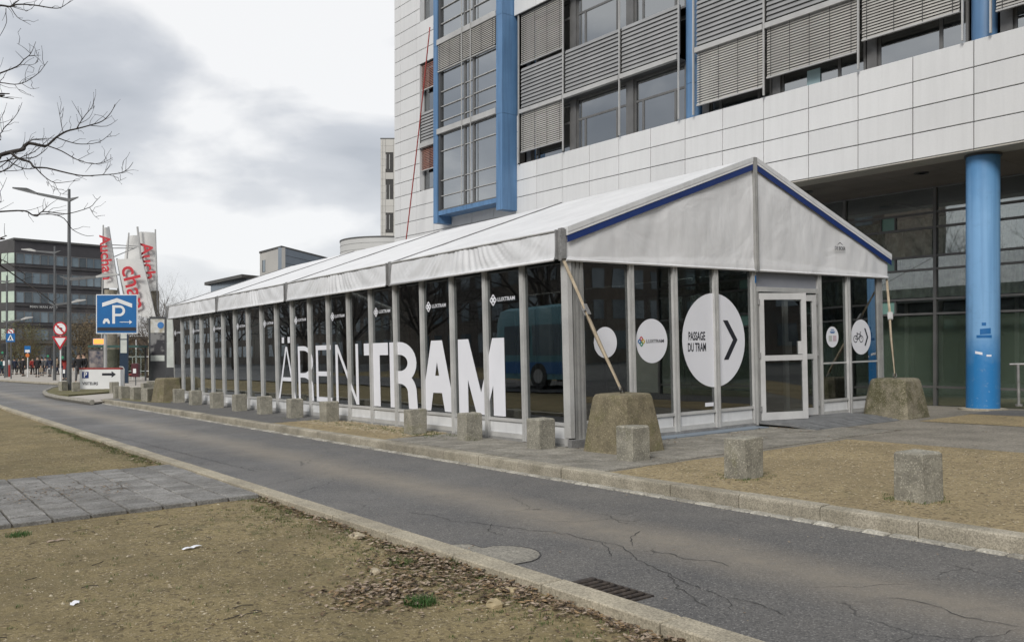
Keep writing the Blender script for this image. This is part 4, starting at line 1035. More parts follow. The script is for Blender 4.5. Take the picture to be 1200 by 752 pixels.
# straps from the eave to the ballast blocks
def strap(p0, p1, lb):
    o = thing('tie_down_strap', lb, 'strap', GM @ Matrix.Translation(p1))
    p0 = Vector(p0)-Vector(p1); p1 = Vector((0,0,0)); d = (p0-p1); L_ = d.length; dn = d.normalized(); sd_ = dn.cross(Vector((0,1,0))).normalized()
    for j, (wd, tw, off) in enumerate(((.024, .0, .0), (.022, .9, .035))):
        mb = MB(); n = 30
        for i in range(n+1):
            t = i/n; c = p1 + d*t + sd_*(off*math.sin(math.pi*min(1, t*1.5)) if t < .67 else off*0) + Vector((0,0,-.015*math.sin(math.pi*t)))
            if j == 1 and t > .72: c = p1+d*t+sd_*.004
            a = tw*2.2*t + .5*j; nn = sd_*math.cos(a)+dn.cross(sd_)*math.sin(a)
            mb.v += [c-nn*wd-dn.cross(sd_)*.002*(j+1), c+nn*wd-dn.cross(sd_)*.002*(j+1)]
        mb.v = [tuple(q) for q in mb.v]
        mb.f = [(2*i,2*i+1,2*i+3,2*i+2) for i in range(n)]
        ob = mb.build('webbing', M['strap'], o, smooth=True); md = ob.modifiers.new('t', 'SOLIDIFY'); md.thickness = .004
    c = p1+d*.60; mb = MB(); m_ = Matrix.Translation(c) @ dn.to_track_quat('Z','Y').to_matrix().to_4x4()
    mb.box(-.045,.045,-.03,-.018,-.08,.08,m_).box(-.045,.045,.018,.03,-.08,.08,m_).cyl((-.05,0,0),(.05,0,0),.016,n=8,M=m_); mb.build('ratchet', M['steel'], o)
    mb = MB(); m_ = Matrix.Translation(p1) @ dn.to_track_quat('Z','Y').to_matrix().to_4x4(); mb.tube([(-.03,0,-.01),(0,0,-.03),(.03,0,-.01),(.025,0,.05),(-.025,0,.05),(-.03,0,-.01)], .006, 6, M=m_); mb.build('hook', M['steel'], o)
strap((V0-.13, U0-.06, 2.63), (8.12, 8.52, .80), 'beige ratchet strap from the near eave corner to the large ballast block')
strap((V1+.12, U0-.06, 2.58), (15.08, 8.65, .74), 'pale ratchet strap from the right eave corner to the mossy ballast block')
# ============================================================ OFFICE BUILDING (facade frame: x along to the right, y into the building, z up)
D0 = 17.35; ROW = .5275; MOD = 1.2045; SJ = -7.80     # joint phase
off = thing('office_building', 'large office building clad in white panels with blue columns, window bands and grey blinds', 'building', MF(-12, D0, .2))
FI = Matrix.Translation((12, -D0, -.2))
def fb(mb, name, mat, parent=None, **k): return mb.build(name, mat, parent or off, FI if parent is None else None, **k)
def fl(name, me, M_, **k): return link(name, me, off, FI @ M_, **k)
ZP0, ZP1 = 5.28, 5.28+4*ROW            # parapet
SL, SR = -29.83, 3.6
ZTOP = 16.9
# cores behind the cladding
fb(MB().box(SL+.03, -22.0, D0+.035, D0+.30, 0, 5.27), 'wall', M['gap'])
def core(a, b, z0, z1, y1=.30): fb(MB().box(a, b, D0+.035, D0+y1, z0, z1), 'wall', M['gap'])
core(-22.0, SR, 5.30, 7.36, .5); core(SL+.03, -27.95, 5.27, ZTOP); core(-27.94, -25.9, 5.27, 7.38); core(-25.9, -22.0, 5.27, 8.9); core(-27.94, -26.2, 12.12, 13.66)
fb(MB().box(SL+.03, SL+.32, D0+.35, D0+16, 0, ZTOP), 'wall', M['panel'])
fb(MB().box(SL+.4, SR, D0+4.5, D0+4.7, 5.4, ZTOP), 'inner_wall', M['wall_dark'])
for z in (7.2, 10.2, 13.4): fb(MB().box(SL+.4, SR, D0+.52, D0+4.5, z, z+.12), 'floor_slab', M['wall_dark'])
fb(MB().box(SL, SR, D0, D0+16, ZTOP, ZTOP+.15), 'roof', M['roof_dark'])
pmeshes = {}
def panel(s0, s1, z0, z1, y=D0):
    k = (round(s1-s0, 3), round(z1-z0, 3))
    if k not in pmeshes:
        mb = MB(); w, h = k; g_ = .009
        b = .006
        mb.add([(g_,.03,g_),(w-g_,.03,g_),(w-g_,.03,h-g_),(g_,.03,h-g_),(g_,b,g_),(w-g_,b,g_),(w-g_,b,h-g_),(g_,b,h-g_),(g_+b,0,g_+b),(w-g_-b,0,g_+b),(w-g_-b,0,h-g_-b),(g_+b,0,h-g_-b)],
            [(8,9,10,11),(4,5,9,8),(5,6,10,9),(6,7,11,10),(7,4,8,11),(0,1,5,4),(1,2,6,5),(2,3,7,6),(3,0,4,7)])
        pmeshes[k] = mb.mesh('cladding_panel', M['panel'])
    return fl('cladding_panel', pmeshes[k], Matrix.Translation((s0, y, z0)))
random.seed(70)
# parapet band
j = []; s = SJ-12*MOD
while s < SR-.1: j.append(s); s += MOD
edges = [-22.02] + [x for x in j if x > -21.9] + [SR]
for a, b in zip(edges[:-1], edges[1:]):
    for r in range(4): panel(a, b, ZP0+r*ROW, ZP0+(r+1)*ROW, D0+random.uniform(-.002,.002))
# left wall: corner strip and field
zr = [5.28+ROW*i for i in range(-1, 23)]
for i in range(len(zr)-1):
    z0, z1 = zr[i], zr[i+1]
    panel(-29.83, -29.36, z0, z1); panel(-29.36, -28.16, z0, z1)
    if z0 < 7.3 or 12.1 < z0 < 13.5 or z0 > 16.3:
        panel(-28.16, -27.0, z0, z1); panel(-27.0, -25.83, z0, z1)
    else: panel(-28.16, -27.96, z0, z1)
    if z0 < 8.8:
        for a in range(3): panel(-25.83+a*1.27, -25.83+(a+1)*1.27, z0, z1)
# windows: kit
def window(s0, s1, z0, z1, y, transom=None, mulls=(), frame=.055, gl='glass_up', fm='grey_frame', deep=.05, name='window'):
    o = link(name, None, off, FI @ Matrix.Translation((s0, y, z0))); w, h = s1-s0, z1-z0
    mb = MB(); mb.box(0, w, 0, deep, 0, frame).box(0, w, 0, deep, h-frame, h).box(0, frame, .001, deep, frame, h-frame).box(w-frame, w, .001, deep, frame, h-frame)
    zs = [frame, h-frame]
    if transom: 
        for t in (transom if hasattr(transom, '__len__') else [transom]): mb.box(frame, w-frame, .002, deep, t-z0-.03, t-z0+.03); zs.insert(-1, t-z0)
    for m_, full in mulls:
        top = h-frame if full or not transom else (transom if not hasattr(transom,'__len__') else transom[0])-z0-.03
        mb.box(m_-s0-.035, m_-s0+.035, .003, deep, frame, top)
    mb.build('frame', M[fm], o)
    xs = sorted([frame] + [m_-s0 for m_, fu in mulls] + [w-frame])
    for q in range(len(zs)-1):
        if q == len(zs)-2 and transom and not any(fu for _, fu in mulls): rng = [(frame, w-frame)]
        else: rng = list(zip(xs[:-1], xs[1:]))
        for a, b in rng: MB().box(a, b, deep*.5-.003, deep*.5+.003, zs[q], zs[q+1]).build('pane', M[gl], o)
    return o
def blind(s0, s1, z_top, z_bot, y, pitch=.062, ang=62, slats='blind'):
    mb = MB(); z = z_top-.05; a = R(ang); dz, dy = .028*math.sin(a), .028*math.cos(a)
    while z > z_bot+.03:
        mb.add([(s0,y-dy,z-dz),(s1,y-dy,z-dz),(s1,y+dy,z+dz),(s0,y+dy,z+dz),(s0,y-dy,z-dz+.004),(s1,y-dy,z-dz+.004),(s1,y+dy,z+dz+.004),(s0,y+dy,z+dz+.004)],[(0,3,2,1),(4,5,6,7),(0,1,5,4),(2,3,7,6)]); z -= pitch
    o = link('blind', None, off, FI); o.name = 'blind'
    mb.build('slat', M[slats], o, kind='stuff')
    MB().box(s0, s1, y-.03, y+.03, z_bot-.025, z_bot+.01).build('bottom_bar', M['hood'], o)
    n = max(2, int(round((s1-s0)/.62)))
    for i in range(n+1):
        x = s0+.12+(s1-s0-.24)*i/n; MB().box(x-.006, x+.006, y-.034, y-.031, z_bot, z_top).build('cord', M['rubber'], o)
    return o
def louvres(s0, s1, z0, z1, y, pitch=.115):
    mb = MB(); z = z0+.02
    while z < z1-.05:
        mb.add([(s0,y-.03,z),(s1,y-.03,z),(s1,y+.01,z+pitch*.90),(s0,y+.01,z+pitch*.90),(s0,y-.015,z-.004),(s1,y-.015,z-.004)],[(0,1,2,3),(0,4,5,1)]); z += pitch
    o = link('louvre_panel', None, off, FI); mb.build('slat', M['louvre'], o, kind='stuff')
    MB().box(s0, s1, y+.02, y+.06, z0, z1).build('backing', M['gap'], o)
def hood(s0, s1, z, y=D0):
    mb = MB(); mb.prism([(y-.11, z), (y-.11, z+.125), (y+.02, z+.18), (y+.02, z)], 0, s1-s0, Matrix(((0,0,1,s0),(1,0,0,0),(0,1,0,0),(0,0,0,1)))); fb(mb, 'hood', M['hood'])
GY = D0+.27
bays = [(-21.84,-19.71),(-19.71,-17.33),(-17.33,-15.19),(-14.66,-12.55),(-12.55,-10.15),(-10.15,-7.99),(-7.43,-5.32),(-5.32,-2.95),(-2.95,-.80),(-.22,1.9),(1.9,3.6)]
low_bl = [7.74, None, None, 7.63, 7.81, 8.01, 7.80, 8.2, None, 8.0, None]
up_bl = [10.53, None, None, 11.2, 10.6, None, 11.0, None, 11.5, None, None]
for i, (a, b) in enumerate(bays):
    a2, b2 = a+.03, b-.03
    for lv, (z0, z1) in enumerate(((ZP1, 8.96), (10.40, 12.13), (13.55, 15.28))):
        w_ = b-a; pier = a2+.02
        window(a2, a2+.26, z0, z1, GY-.03, None, (), .05, 'glass_up', 'dark_frame') if False else fb(MB().box(a2, a2+.22, GY-.06, GY+.06, z0, z1), 'pier', M['grey_frame'])
        window(a2+.22, b2, z0, z1, GY, z1-.64, ((a2+.22+w_*.15, False), (a2+w_*.80, False)) if i not in (4, 5) else ((a2+.22+w_*.62, False),))
        fb(MB().box(a, b, D0-.02, GY+.06, z1+.001, z1+.03), 'head_lining', M['dark_frame'])
        bb = (low_bl, up_bl, [None]*11)[lv][i]
        if bb: blind(a2+.03, b2-.03, z1, bb, D0-.03)
    louvres(a2, b2, 9.14, 10.40, D0+.0); louvres(a2, b2, 12.31, 13.55, D0)
    hood(a+.035, b-.035, 8.96); hood(a+.035, b-.035, 12.13) if i else None
for s_ in (-21.86,-19.71,-17.33,-15.17,-14.68,-12.55,-10.15,-7.97,-7.45,-5.32,-2.95,-.78,-.24,1.9):
    fb(MB().box(s_-.018, s_+.018, D0-.10, D0-.06, ZP1+.01, 16.4), 'guide_rail', M['hood'])
for s_ in (-14.92, -7.71, -.50):
    for (z0, z1) in ((ZP1+.002, 8.28), (8.29, 11.6), (11.61, 16.4)):
        mb = MB(); n = 20; vs = []
        for z in (z0, z1):
            for k in range(n+1): a = math.pi*k/n; vs.append((s_-.235*math.cos(a), D0+.275-.235*math.sin(a), z))
        mb.add(vs, [(k, k+1, n+1+k+1, n+1+k) for k in range(n)]+[tuple(range(n,-1,-1)), tuple(range(n+1, 2*n+2))]); fb(mb, 'half_column', M['blue_light'], smooth=True, angle=40)
    fb(MB().box(s_-.20, s_+.20, D0+.28, D0+.5, ZP1, 16.4), 'column_backing', M['dark_frame'])
MB().box(-11.62, -11.28, GY-.004, GY+.0, 7.46, 7.80).build('paper_sheet', M['paper'], off, FI)
# white band over the first bay (the terrace parapet above)
for r in range(4):
    panel(-22.02, -20.93, 12.12+r*ROW, 12.12+(r+1)*ROW, D0-.14); panel(-20.93, -19.72, 12.12+r*ROW, 12.12+(r+1)*ROW, D0-.14)
fb(MB().box(-22.01, -19.73, D0-.105, D0-.03, 12.125, 14.2), 'wall', M['gap'])
# projecting glazed bay between two blue fins
BP = 16.75
for (a, b, zb_) in ((-26.07, -25.80, 5.90), (-22.36, -22.04, 5.90)):
    z = zb_
    for z1 in (8.97, 12.13, ZTOP-.2):
        fb(MB().box(a, b, BP, D0+.02, z+.004, z1-.004), 'blue_fin', M['blue_light']); z = z1
fb(MB().box(-25.795, -22.365, BP+.03, D0-.01, 6.16, 6.31), 'bay_sill', M['blue_light'])
fb(MB().box(-25.79, -22.37, D0-.05, D0+.0, 6.32, 16.4), 'bay_back', M['wall_dark'])
xs = [-25.79, -24.23, -23.71, -22.37]
for (z0, z1, bars) in ((6.32, 9.0, (6.82, 7.36, 8.39)), (9.19, 12.13, (9.45, 9.955, 10.47)), (12.29, 15.1, (12.85, 13.4, 13.95, 14.5))):
    for q in range(3):
        o = link('window', None, off, FI @ Matrix.Translation((xs[q], BP+.08, z0))); w, h = xs[q+1]-xs[q], z1-z0
        mb = MB(); mb.box(.0,.045,-.02,.06,0,h).box(w-.045,w,-.02,.06,0,h).box(.046,w-.046,-.019,.06,0,.04).box(.046,w-.046,-.019,.06,h-.05,h)
        mb.build('frame', M['grey_frame'], o)
        MB().box(.045, w-.045, .02, .026, .04, h-.05).build('pane', M['glass_bay'], o)
        for bz in bars:
            if q == 1: bz += -.02
            MB().box(.046, w-.046, -.03 if q != 1 else -.02, .015, bz-z0-.012, bz-z0+.012).build('glazing_bar', M['hood'], o)
    fb(MB().box(-25.79, -25.66, BP+.03, BP+.2, z0, z1), 'bay_jamb', M['dark_frame'])
for z in (9.0, 12.13, 15.1): fb(MB().box(-25.81, -22.365, BP-.04, BP+.07, z, z+.18), 'hood', M['hood'])
blind(-25.76, -22.40, 12.13, 11.19, BP+.0)
for x in (-24.23, -23.71): fb(MB().box(x-.012, x+.012, BP-.07, BP-.045, 6.32, 16.4), 'guide_rail', M['hood'])
# windows in the left wall, beside the bay
for (z0, z1) in ((7.43, 8.98), (10.33, 12.10), (13.70, 16.3)):
    window(-27.94, -26.2, z0, z1, D0+.20, z1-.6, ((-27.2, False),))
    fb(MB().box(-27.955, -27.945, D0+.0, D0+.28, z0-.01, z1+.01), 'reveal', M['panel'])
blind(-27.90, -26.2, 8.98, 8.15, D0+.06, slats='blind_red'); blind(-27.90, -26.2, 12.10, 11.15, D0+.06, slats='blind_red')
louvres(-27.93, -26.2, 9.16, 10.33, D0+.06); fb(MB().box(-27.94, -26.2, D0-.05, D0+.1, 8.985, 9.155), 'hood', M['hood'])
# soffit
DG = 20.4
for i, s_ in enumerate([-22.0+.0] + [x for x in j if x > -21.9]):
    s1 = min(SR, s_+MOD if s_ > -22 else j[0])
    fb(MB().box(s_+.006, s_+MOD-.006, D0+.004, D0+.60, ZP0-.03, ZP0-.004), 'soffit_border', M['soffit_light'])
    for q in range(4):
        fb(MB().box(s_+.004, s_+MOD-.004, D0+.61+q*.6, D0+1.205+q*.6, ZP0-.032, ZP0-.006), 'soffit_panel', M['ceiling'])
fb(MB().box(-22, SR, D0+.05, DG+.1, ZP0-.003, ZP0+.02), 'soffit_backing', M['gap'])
fb(MB().box(-22.2, -22.01, D0+.035, DG+.1, -.3, ZP0), 'wall', M['panel'])
for s_ in (-12.28, -9.46, -6.64, -3.82):
    o = link('downlight', None, off, FI @ Matrix.Translation((s_, 18.6, ZP0-.036)))
    MB().lathe([(.15,-.012),(.15,.003),(.10,.003),(.10,-.012)], 20).build('trim', M['dark_frame'], o); MB().lathe([(.097,-.004),(.097,.002)], 16).build('lamp', M['rubber'], o)
# lobby glazing
ms = [-21.58+2.31*i for i in range(11)]
zl = [-.15, .55, 2.27, 2.62, 3.32, 3.63, 4.30, 4.65, 5.245]
for i in range(len(ms)-1):
    a, b = ms[i], ms[i+1]
    if i == 0: a = -22.0
    fb(MB().box(b-.035, b+.035, DG-.06, DG+.06, -.2, 5.24), 'mullion', M['grey_frame'])
    for q in range(len(zl)-1):
        z0, z1 = zl[q], zl[q+1]
        split = q in (2, 4, 6)
        segs = [(a+.035, b-.035, 'glass_low')]
        if split and i in (3, 4, 7, 8):
            c = a+.035+ (b-a)*.40; segs = [(a+.035, c, 'glass_low'), (c+.03, c+.36, 'glass_green'), (c+.39, b-.035, 'glass_low')]
            fb(MB().box(c, c+.03, DG-.045, DG+.03, z0+.025, z1-.025), 'mullion', M['grey_frame']); fb(MB().box(c+.36, c+.39, DG-.045, DG+.03, z0+.025, z1-.025), 'mullion', M['grey_frame'])
        for x0, x1, gm in segs: fb(MB().box(x0, x1, DG-.004, DG+.004, z0+.025, z1-.025), 'pane', M[gm])
        fb(MB().box(a+.035, b-.035, DG-.05, DG+.04, z1-.025, z1+.025), 'rail', M['grey_frame'])
# lobby interior
fb(MB().box(-22, SR, DG+.45, DG+.46, -.15, 2.24), 'screen', M['screen'])  # added pale sheet that lightens the lower panes, not a real screen
fb(MB().box(-22, SR, DG+.2, DG+7, -.2, -.16), 'lobby_floor', M['lobby']); fb(MB().box(-22, SR, DG+6.8, DG+7, -.2, 5.2), 'lobby_wall', M['lobby_wall']); fb(MB().box(-22, SR, DG+.1, DG+7, 5.28, 5.4), 'lobby_ceiling', M['wall_dark'])
mb = MB(); 
for k in range(330):
    x = -16+ k*.05; y = DG+.5+.05*math.sin(k*1.3)+.03*math.sin(k*3.7); mb.v += [(x, y, 2.7), (x, y, 4.62)]
mb.f = [(2*k, 2*k+2, 2*k+3, 2*k+1) for k in range(329)]; fb(mb, 'curtain', M['curtain'])
for x in (-11.5, -6.5): fb(MB().box(x, x+.12, DG+.8, DG+5, 5.10, 5.16), 'ceiling_track', M['rubber'])
fb(MB().box(-13, 1, DG+2.5, DG+2.7, 2.3, 2.65), 'gallery_edge', M['lobby'])

# free-standing blue column in front of the lobby
cz = gz((FS*-7.85+FN*17.86).x, (FS*-7.85+FN*17.86).y)
cl = thing('round_column', 'round blue column with peeled stickers carrying the overhang of the office building', 'column', MF(-7.85, 17.86, cz))
mb = MB(); mb.lathe([(.30,0),(.30,5.30-cz-.03),(.33,5.30-cz-.03),(.33,5.245-cz-.02+.05)], 40); 
MB().lathe([(.302,-.05),(.302,5.20-cz)], 40).build('shaft', M['column'], cl, smooth=True, angle=40)
MB().lathe([(.335,5.202-cz),(.335,5.243-cz)], 32).build('cap', M['dark_frame'], cl, smooth=True, angle=40)
MB().lathe([(.44,-.03),(.44,.012),(.41,.02)], 28).build('base_ring', M['kerb'], cl, smooth=True, angle=40)
def on_col(a0, z, w, h, mat, name, tilt=0):
    mb = MB(); n = 6
    for k in range(n+1):
        a = R(a0) + (k/n-.5)*w/.303; t = (k/n-.5)*w*tilt
        mb.v += [(.3045*math.cos(a), .3045*math.sin(a), z-h/2+t), (.3045*math.cos(a), .3045*math.sin(a), z+h/2+t)]
    mb.f = [(2*k, 2*k+2, 2*k+3, 2*k+1) for k in range(n)]; mb.build(name, mat, cl)
ca = math.degrees(math.atan2((FN.dot(-FN*17.1+0*FS)), 1)); 
# the side that faces the camera, in the column's frame
P_ = FS*-7.85+FN*17.86; vx, vy = -P_.dot(FS), -P_.dot(FN); A0 = math.degrees(math.atan2(vy, vx))
on_col(A0-13+13+4, 1.42, .30*.9, .09*.6, M['signblue'], 'sticker_trace'); on_col(A0+3, 1.66, .075, .06, M['signblue'], 'sticker_trace'); on_col(A0+8, 1.52, .19, .11, M['signblue'], 'sticker_trace', .1)
on_col(A0-14, 1.10, .13, .05, M['sticker'], 'sticker', -.2); on_col(A0+20, 1.05, .09, .035, M['sticker'], 'sticker')
# handrail hoop at the right edge
v, u = gp(1194, 474.5); hr_ = thing('handrail', 'grey tubular handrail hoop standing right of the blue round column', 'railing', MG(v, u))
MB().cyl((0,0,-.02), (0,0,.83), .030, n=10).build('post', M['steel'], hr_, smooth=True, angle=40); dr_ = Matrix.Rotation(-.9, 4, 'Z')
MB().tube([(-.16,0,.84),(1.5,0,.84)], .024, 8, M=dr_).build('top_bar', M['steel'], hr_, smooth=True, angle=40); MB().cyl((1.4,0,-.05),(1.4,0,.83), .030, n=10, M=dr_).build('post', M['steel'], hr_, smooth=True, angle=40); MB().lathe([(.07,-.02),(.07,.02)], 12).build('foot', M['steel'], hr_)
# red rope in front of the left wall
o = MB(); pts = []
pa, pb = (-26.25, 16.72, 12.9), (-27.75, 16.6, 5.2)
for i in range(19): t = i/18; pts.append((pa[0]+(pb[0]-pa[0])*t+.04*math.sin(3.1*t), pa[1]+(pb[1]-pa[1])*t, pa[2]+(pb[2]-pa[2])*t))
tag(o.tube(pts, .024, 6).build('red_rope', M['redpaint'], None, FM, smooth=True), 'long red rope hanging down in front of the white wall left of the blue bay', 'rope')
# ============================================================ BACKGROUND BUILDINGS (upright, world axes)
def building_root(name, lb, X, Y, rz=0): return thing(name, lb, 'building', MW(X, Y, rz))
def facade_box(root, W_, D_, H, mat, rows, cols, wz0, wh, fh, glassm, side_cols=0, side_mat=None, margin=.3, win='window', y=0):
    MB().box(0, W_, 0, D_, -3, H).build('wall', mat, root)
    wm = {}
    for r in range(rows):
        for c in range(cols):
            w = (W_-2*margin)/cols; x0 = margin+c*w
            o = link(win, None, root, Matrix.Translation((x0+.06, 0, wz0+r*fh)))
            if 'f' not in wm:
                wm['f'] = MB().box(0,w-.12,-.05,-.01,0,.08).box(0,w-.12,-.05,-.01,wh-.08,wh).box(0,.08,-.05,-.01,.08,wh-.08).box(w-.20,w-.12,-.05,-.01,.08,wh-.08).mesh('frame', M['dark_frame'])
                wm['p'] = MB().box(.08,w-.20,-.03,-.02,.08,wh-.08).mesh('pane', glassm)
            link('frame', wm['f'], o); link('pane', wm['p'], o)
# dark office block on the left: two visible faces
X0, Y0 = pxX(17, 150), 150; X1, Y1 = pxX(128, 161.5), 161.5
ang = math.atan2(Y1-Y0, X1-X0); Wd = math.hypot(X1-X0, Y1-Y0)
ob = building_root('dark_office_block', 'dark brick office block with rows of window bands at the left background', X0, Y0, ang)
g0 = gz(X0, Y0)
Hb = pxZ(281, 150)-g0
MB().box(0, Wd, 0, 14, -3, Hb).build('wall', M['office_dark'], ob)
rows = [(308,296),(331,318),(354,341),(377,364),(398,385),(422,404)]
for r, (yb, yt) in enumerate(rows):
    z0, z1 = pxZ(yb, 150)-g0, pxZ(yt, 150)-g0; n = 12; w = (Wd-.4)/n
    for c in range(n):
        o = link('window', None, ob, Matrix.Translation((.2+c*w, 0, z0)))
        if c == 0: fm_ = MB().box(0,.07,-.10,-.01,0,z1-z0).box(w-.07,w,-.10,-.01,0,z1-z0).box(.07,w-.07,-.10,-.01,z1-z0-.1,z1-z0).mesh('frame', M['grey_frame']); pn_ = MB().box(.07,w-.07,-.04,-.02,0,z1-z0-.1).mesh('pane', M['glass_far'])
        link('frame', fm_, o); link('pane', pn_, o)
    # corner windows on the left face, their lit look painted as pale colour
    L2 = 3.4; o = link('window', None, ob, Matrix.Translation((0, 0, z0)))
    dirl = Matrix.Rotation(R(90)+.32, 4, 'Z')
    MB().box(.0, L2, .01, .06, 0, z1-z0, dirl).build('pane', M['glass_lit'] if r < 5 else M['glass_far'], o)
    MB().box(L2*.48, L2*.52, .06, .09, 0, z1-z0, dirl).build('frame', M['dark_frame'], o)
dirl = Matrix.Rotation(R(90)+.32, 4, 'Z'); MB().box(0.01, 9, -3, 0, -3, Hb-.02, dirl).build('side_wall', M['office_dark2'], ob)
MB().box(-.2, Wd, -.25, 14, Hb, Hb+.35).build('roof', M['roof_dark'], ob)
for z in [pxZ(y_, 150)-g0 for y_ in (310, 333, 356, 379)]: MB().box(0, Wd, -.16, -.005, z-.30, z-.10).build('band', M['office_dark2'], ob)
MB().box(2, 14, -1.2, -.01, pxZ(402,150)-g0, pxZ(399,150)-g0).build('canopy', M['roof_dark'], ob)
text_obj('lettering', 'MAN MAN ANO', .62, M['hood'], ob, TM((4.6, -.20, pxZ(359.5, 152)-g0), (1,0,0), (0,0,1)), 1.0, .01)
b2 = building_root('dark_side_building', 'second dark building cut by the left edge of the photo with a yellowish roof edge', pxX(-70, 175), 175, 0)
MB().box(0, pxX(7,175)-pxX(-70,175), 0, 12, -3, pxZ(328,175)-gz(-100,175)).build('wall', M['office_dark2'], b2)
for r in range(4):
    for c in range(5):
        o = link('window', None, b2, Matrix.Translation((.8+c*2.5, 0, 3.2+r*3.4))); MB().box(0,1.7,-.05,-.01,0,1.9).build('pane', M['glass_far'], o)
MB().box(-.3, 13.6, -.4, 12, pxZ(328,175)-gz(-100,175), pxZ(321,175)-gz(-100,175)).build('roof', M['yellow_dull'], b2)
# long low pale strip closing the view behind the square, between the trees
b3 = building_root('low_hall', 'low brown hall behind the trees between the dark office and the tent', pxX(100, 120), 120, 0)
MB().box(0, 14, 0, 8, -3, pxZ(396,120)-gz(-55,120)).build('wall', M['brown_wall'], b3)
for c in range(8): o = link('window', None, b3, Matrix.Translation((.6+c*1.7, 0, 1.4))); MB().box(0,1.2,-.04,-.01,0,1.5).build('pane', M['glass_far'], o)
MB().box(-.2, 14.2, -.3, 8, pxZ(396,120)-gz(-55,120), pxZ(393.5,120)-gz(-55,120)).build('roof', M['roof_dark'], b3)
# behind the tent roof
bx_ = building_root('box_building', 'grey-blue box building with a pale end wall rising behind the tent roof', pxX(330, 68), 68, 0)
gb = gz(pxX(330,68), 68)
XA, XB = pxX(304.5, 72)-pxX(330,68), pxX(393, 78)-pxX(330,68)
Ht = pxZ(290, 68)-gb
def wall_quad(p, q, t, z0, z1, mat, root, name):
    d = Vector((q[0]-p[0], q[1]-p[1], 0)).normalized(); n_ = Vector((-d.y, d.x, 0))*t
    mb = MB(); a, b = Vector((*p,0)), Vector((*q,0)); P = [a, b, b+n_, a+n_]
    mb.add([(x.x,x.y,z0) for x in P]+[(x.x,x.y,z1) for x in P], [(0,3,2,1),(4,5,6,7),(0,1,5,4),(1,2,6,5),(2,3,7,6),(3,0,4,7)]); return mb.build(name, mat, root)
wall_quad((XA, 4), (0, 0), .3, -1, Ht, M['panel_far'], bx_, 'end_wall'); wall_quad((.003, 0), (XB, 10.5), .3, -1, Ht, M['bluegrey'], bx_, 'wall')
MB().prism([(XA-.05, 3.95),(0,-.06),(XB+.05,10.5),(XB-4,16),(XA-1,12)], Ht, Ht+.14).build('roof', M['roof_dark'], bx_)
d_ = Vector((0-XA, -4, 0)).normalized(); wd = Matrix(((d_.x, -d_.y, 0, XA), (d_.y, d_.x, 0, 4), (0,0,1,0), (0,0,0,1)))
o = link('window', None, bx_); MB().box(.75, 1.3, -.03, -.004, pxZ(317,70)-gb, pxZ(303,70)-gb, wd).build('pane', M['glass_far'], o); MB().box(.70,.75,-.05,-.004,pxZ(317,70)-gb, pxZ(303,70)-gb, wd).build('frame', M['dark_frame'], o)
d2_ = Vector((XB, 10.5, 0)).normalized(); wd2 = Matrix(((d2_.x, -d2_.y, 0, 0), (d2_.y, d2_.x, 0, 0), (0,0,1,0), (0,0,0,1)))
for k in range(5): MB().box(.02, 11, -.02, -.004, Ht-.55-k*.62, Ht-.53-k*.62, wd2).build('joint', M['gap'], bx_)
for k in range(4):
    o = link('window', None, bx_); MB().box(5+k*1.1, 5.8+k*1.1, -.04, -.004, Ht-1.5, Ht-1.0, wd2).build('pane', M['glass_far'], o)
sb = building_root('flat_roof_building', 'low building with a dark overhanging flat roof behind the far end of the tent', pxX(247, 75), 75, 0)
gs_ = gz(pxX(247,75), 75); Hs = pxZ(332,75)-gs_
wall_quad((0,0),(4.6,-5), .3, -1, Hs, M['bluegrey'], sb, 'wall'); 
mb = MB(); a, b = Vector((-.8,.7,0)), Vector((4.6,-5.2,0)); zb_, zt_ = pxZ(333.5,75)-gs_, pxZ(330,75)-gs_
mb.add([(-.8,.7,zb_),(4.4,-5.6,zb_+.15),(8,1,zb_+.15),(1,6,zb_),(-.8,.7,zt_),(4.4,-5.6,zt_+.15),(8,1,zt_+.15),(1,6,zt_)], [(0,3,2,1),(4,5,6,7),(0,1,5,4),(1,2,6,5),(2,3,7,6),(3,0,4,7)]); mb.build('roof', M['roof_dark'], sb)
dm = building_root('round_building', 'round grey clad drum building between the box building and the tall office', pxX(452,84), 88, 0)
gd = gz(-12,84); Hd = pxZ(278,83)-gd
MB().lathe([(5.1,-1),(5.1,Hd)], 48).build('wall', M['drum'], dm, smooth=True, angle=40)
for k in range(8): MB().lathe([(5.11,Hd-.5-k*.6),(5.12,Hd-.48-k*.6)], 48).build('joint', M['gap'], dm, kind='stuff' if False else None)
MB().lathe([(5.15,Hd),(5.15,Hd+.12)], 48).build('roof', M['roof_dark'], dm)
tw = building_root('stair_tower', 'slim grey panelled tower with three small windows behind the left edge of the white office', pxX(446,91), 91, 0)
gt = gz(pxX(446,91), 91); Htw = pxZ(163,91)-gt
MB().box(0, 6, .03, 6, -1, Htw-.02).build('wall', M['gap'], tw)
z = -1.0; rowh = .70
zwin = [(pxZ(198,91)-gt, pxZ(181,91)-gt), (pxZ(233.7,91)-gt, pxZ(216.7,91)-gt), (pxZ(268.8,91)-gt, pxZ(251.8,91)-gt)]
k = 0; pw = [(0,.22),(.23,.52),(.53,1.34),(1.35,2.6),(2.61,3.9),(3.91,6)]
z = Htw
while z > 2:
    z1, z0 = z, z-rowh
    for a, b in pw:
        if a == .53 and any(z0 < w1-.1 and z1 > w0+.1 for w0, w1 in zwin): continue
        MB().box(a, b-.01, 0, .03, z0+.015, z1).build('cladding_panel', M['panel_far'], tw)
    z -= rowh
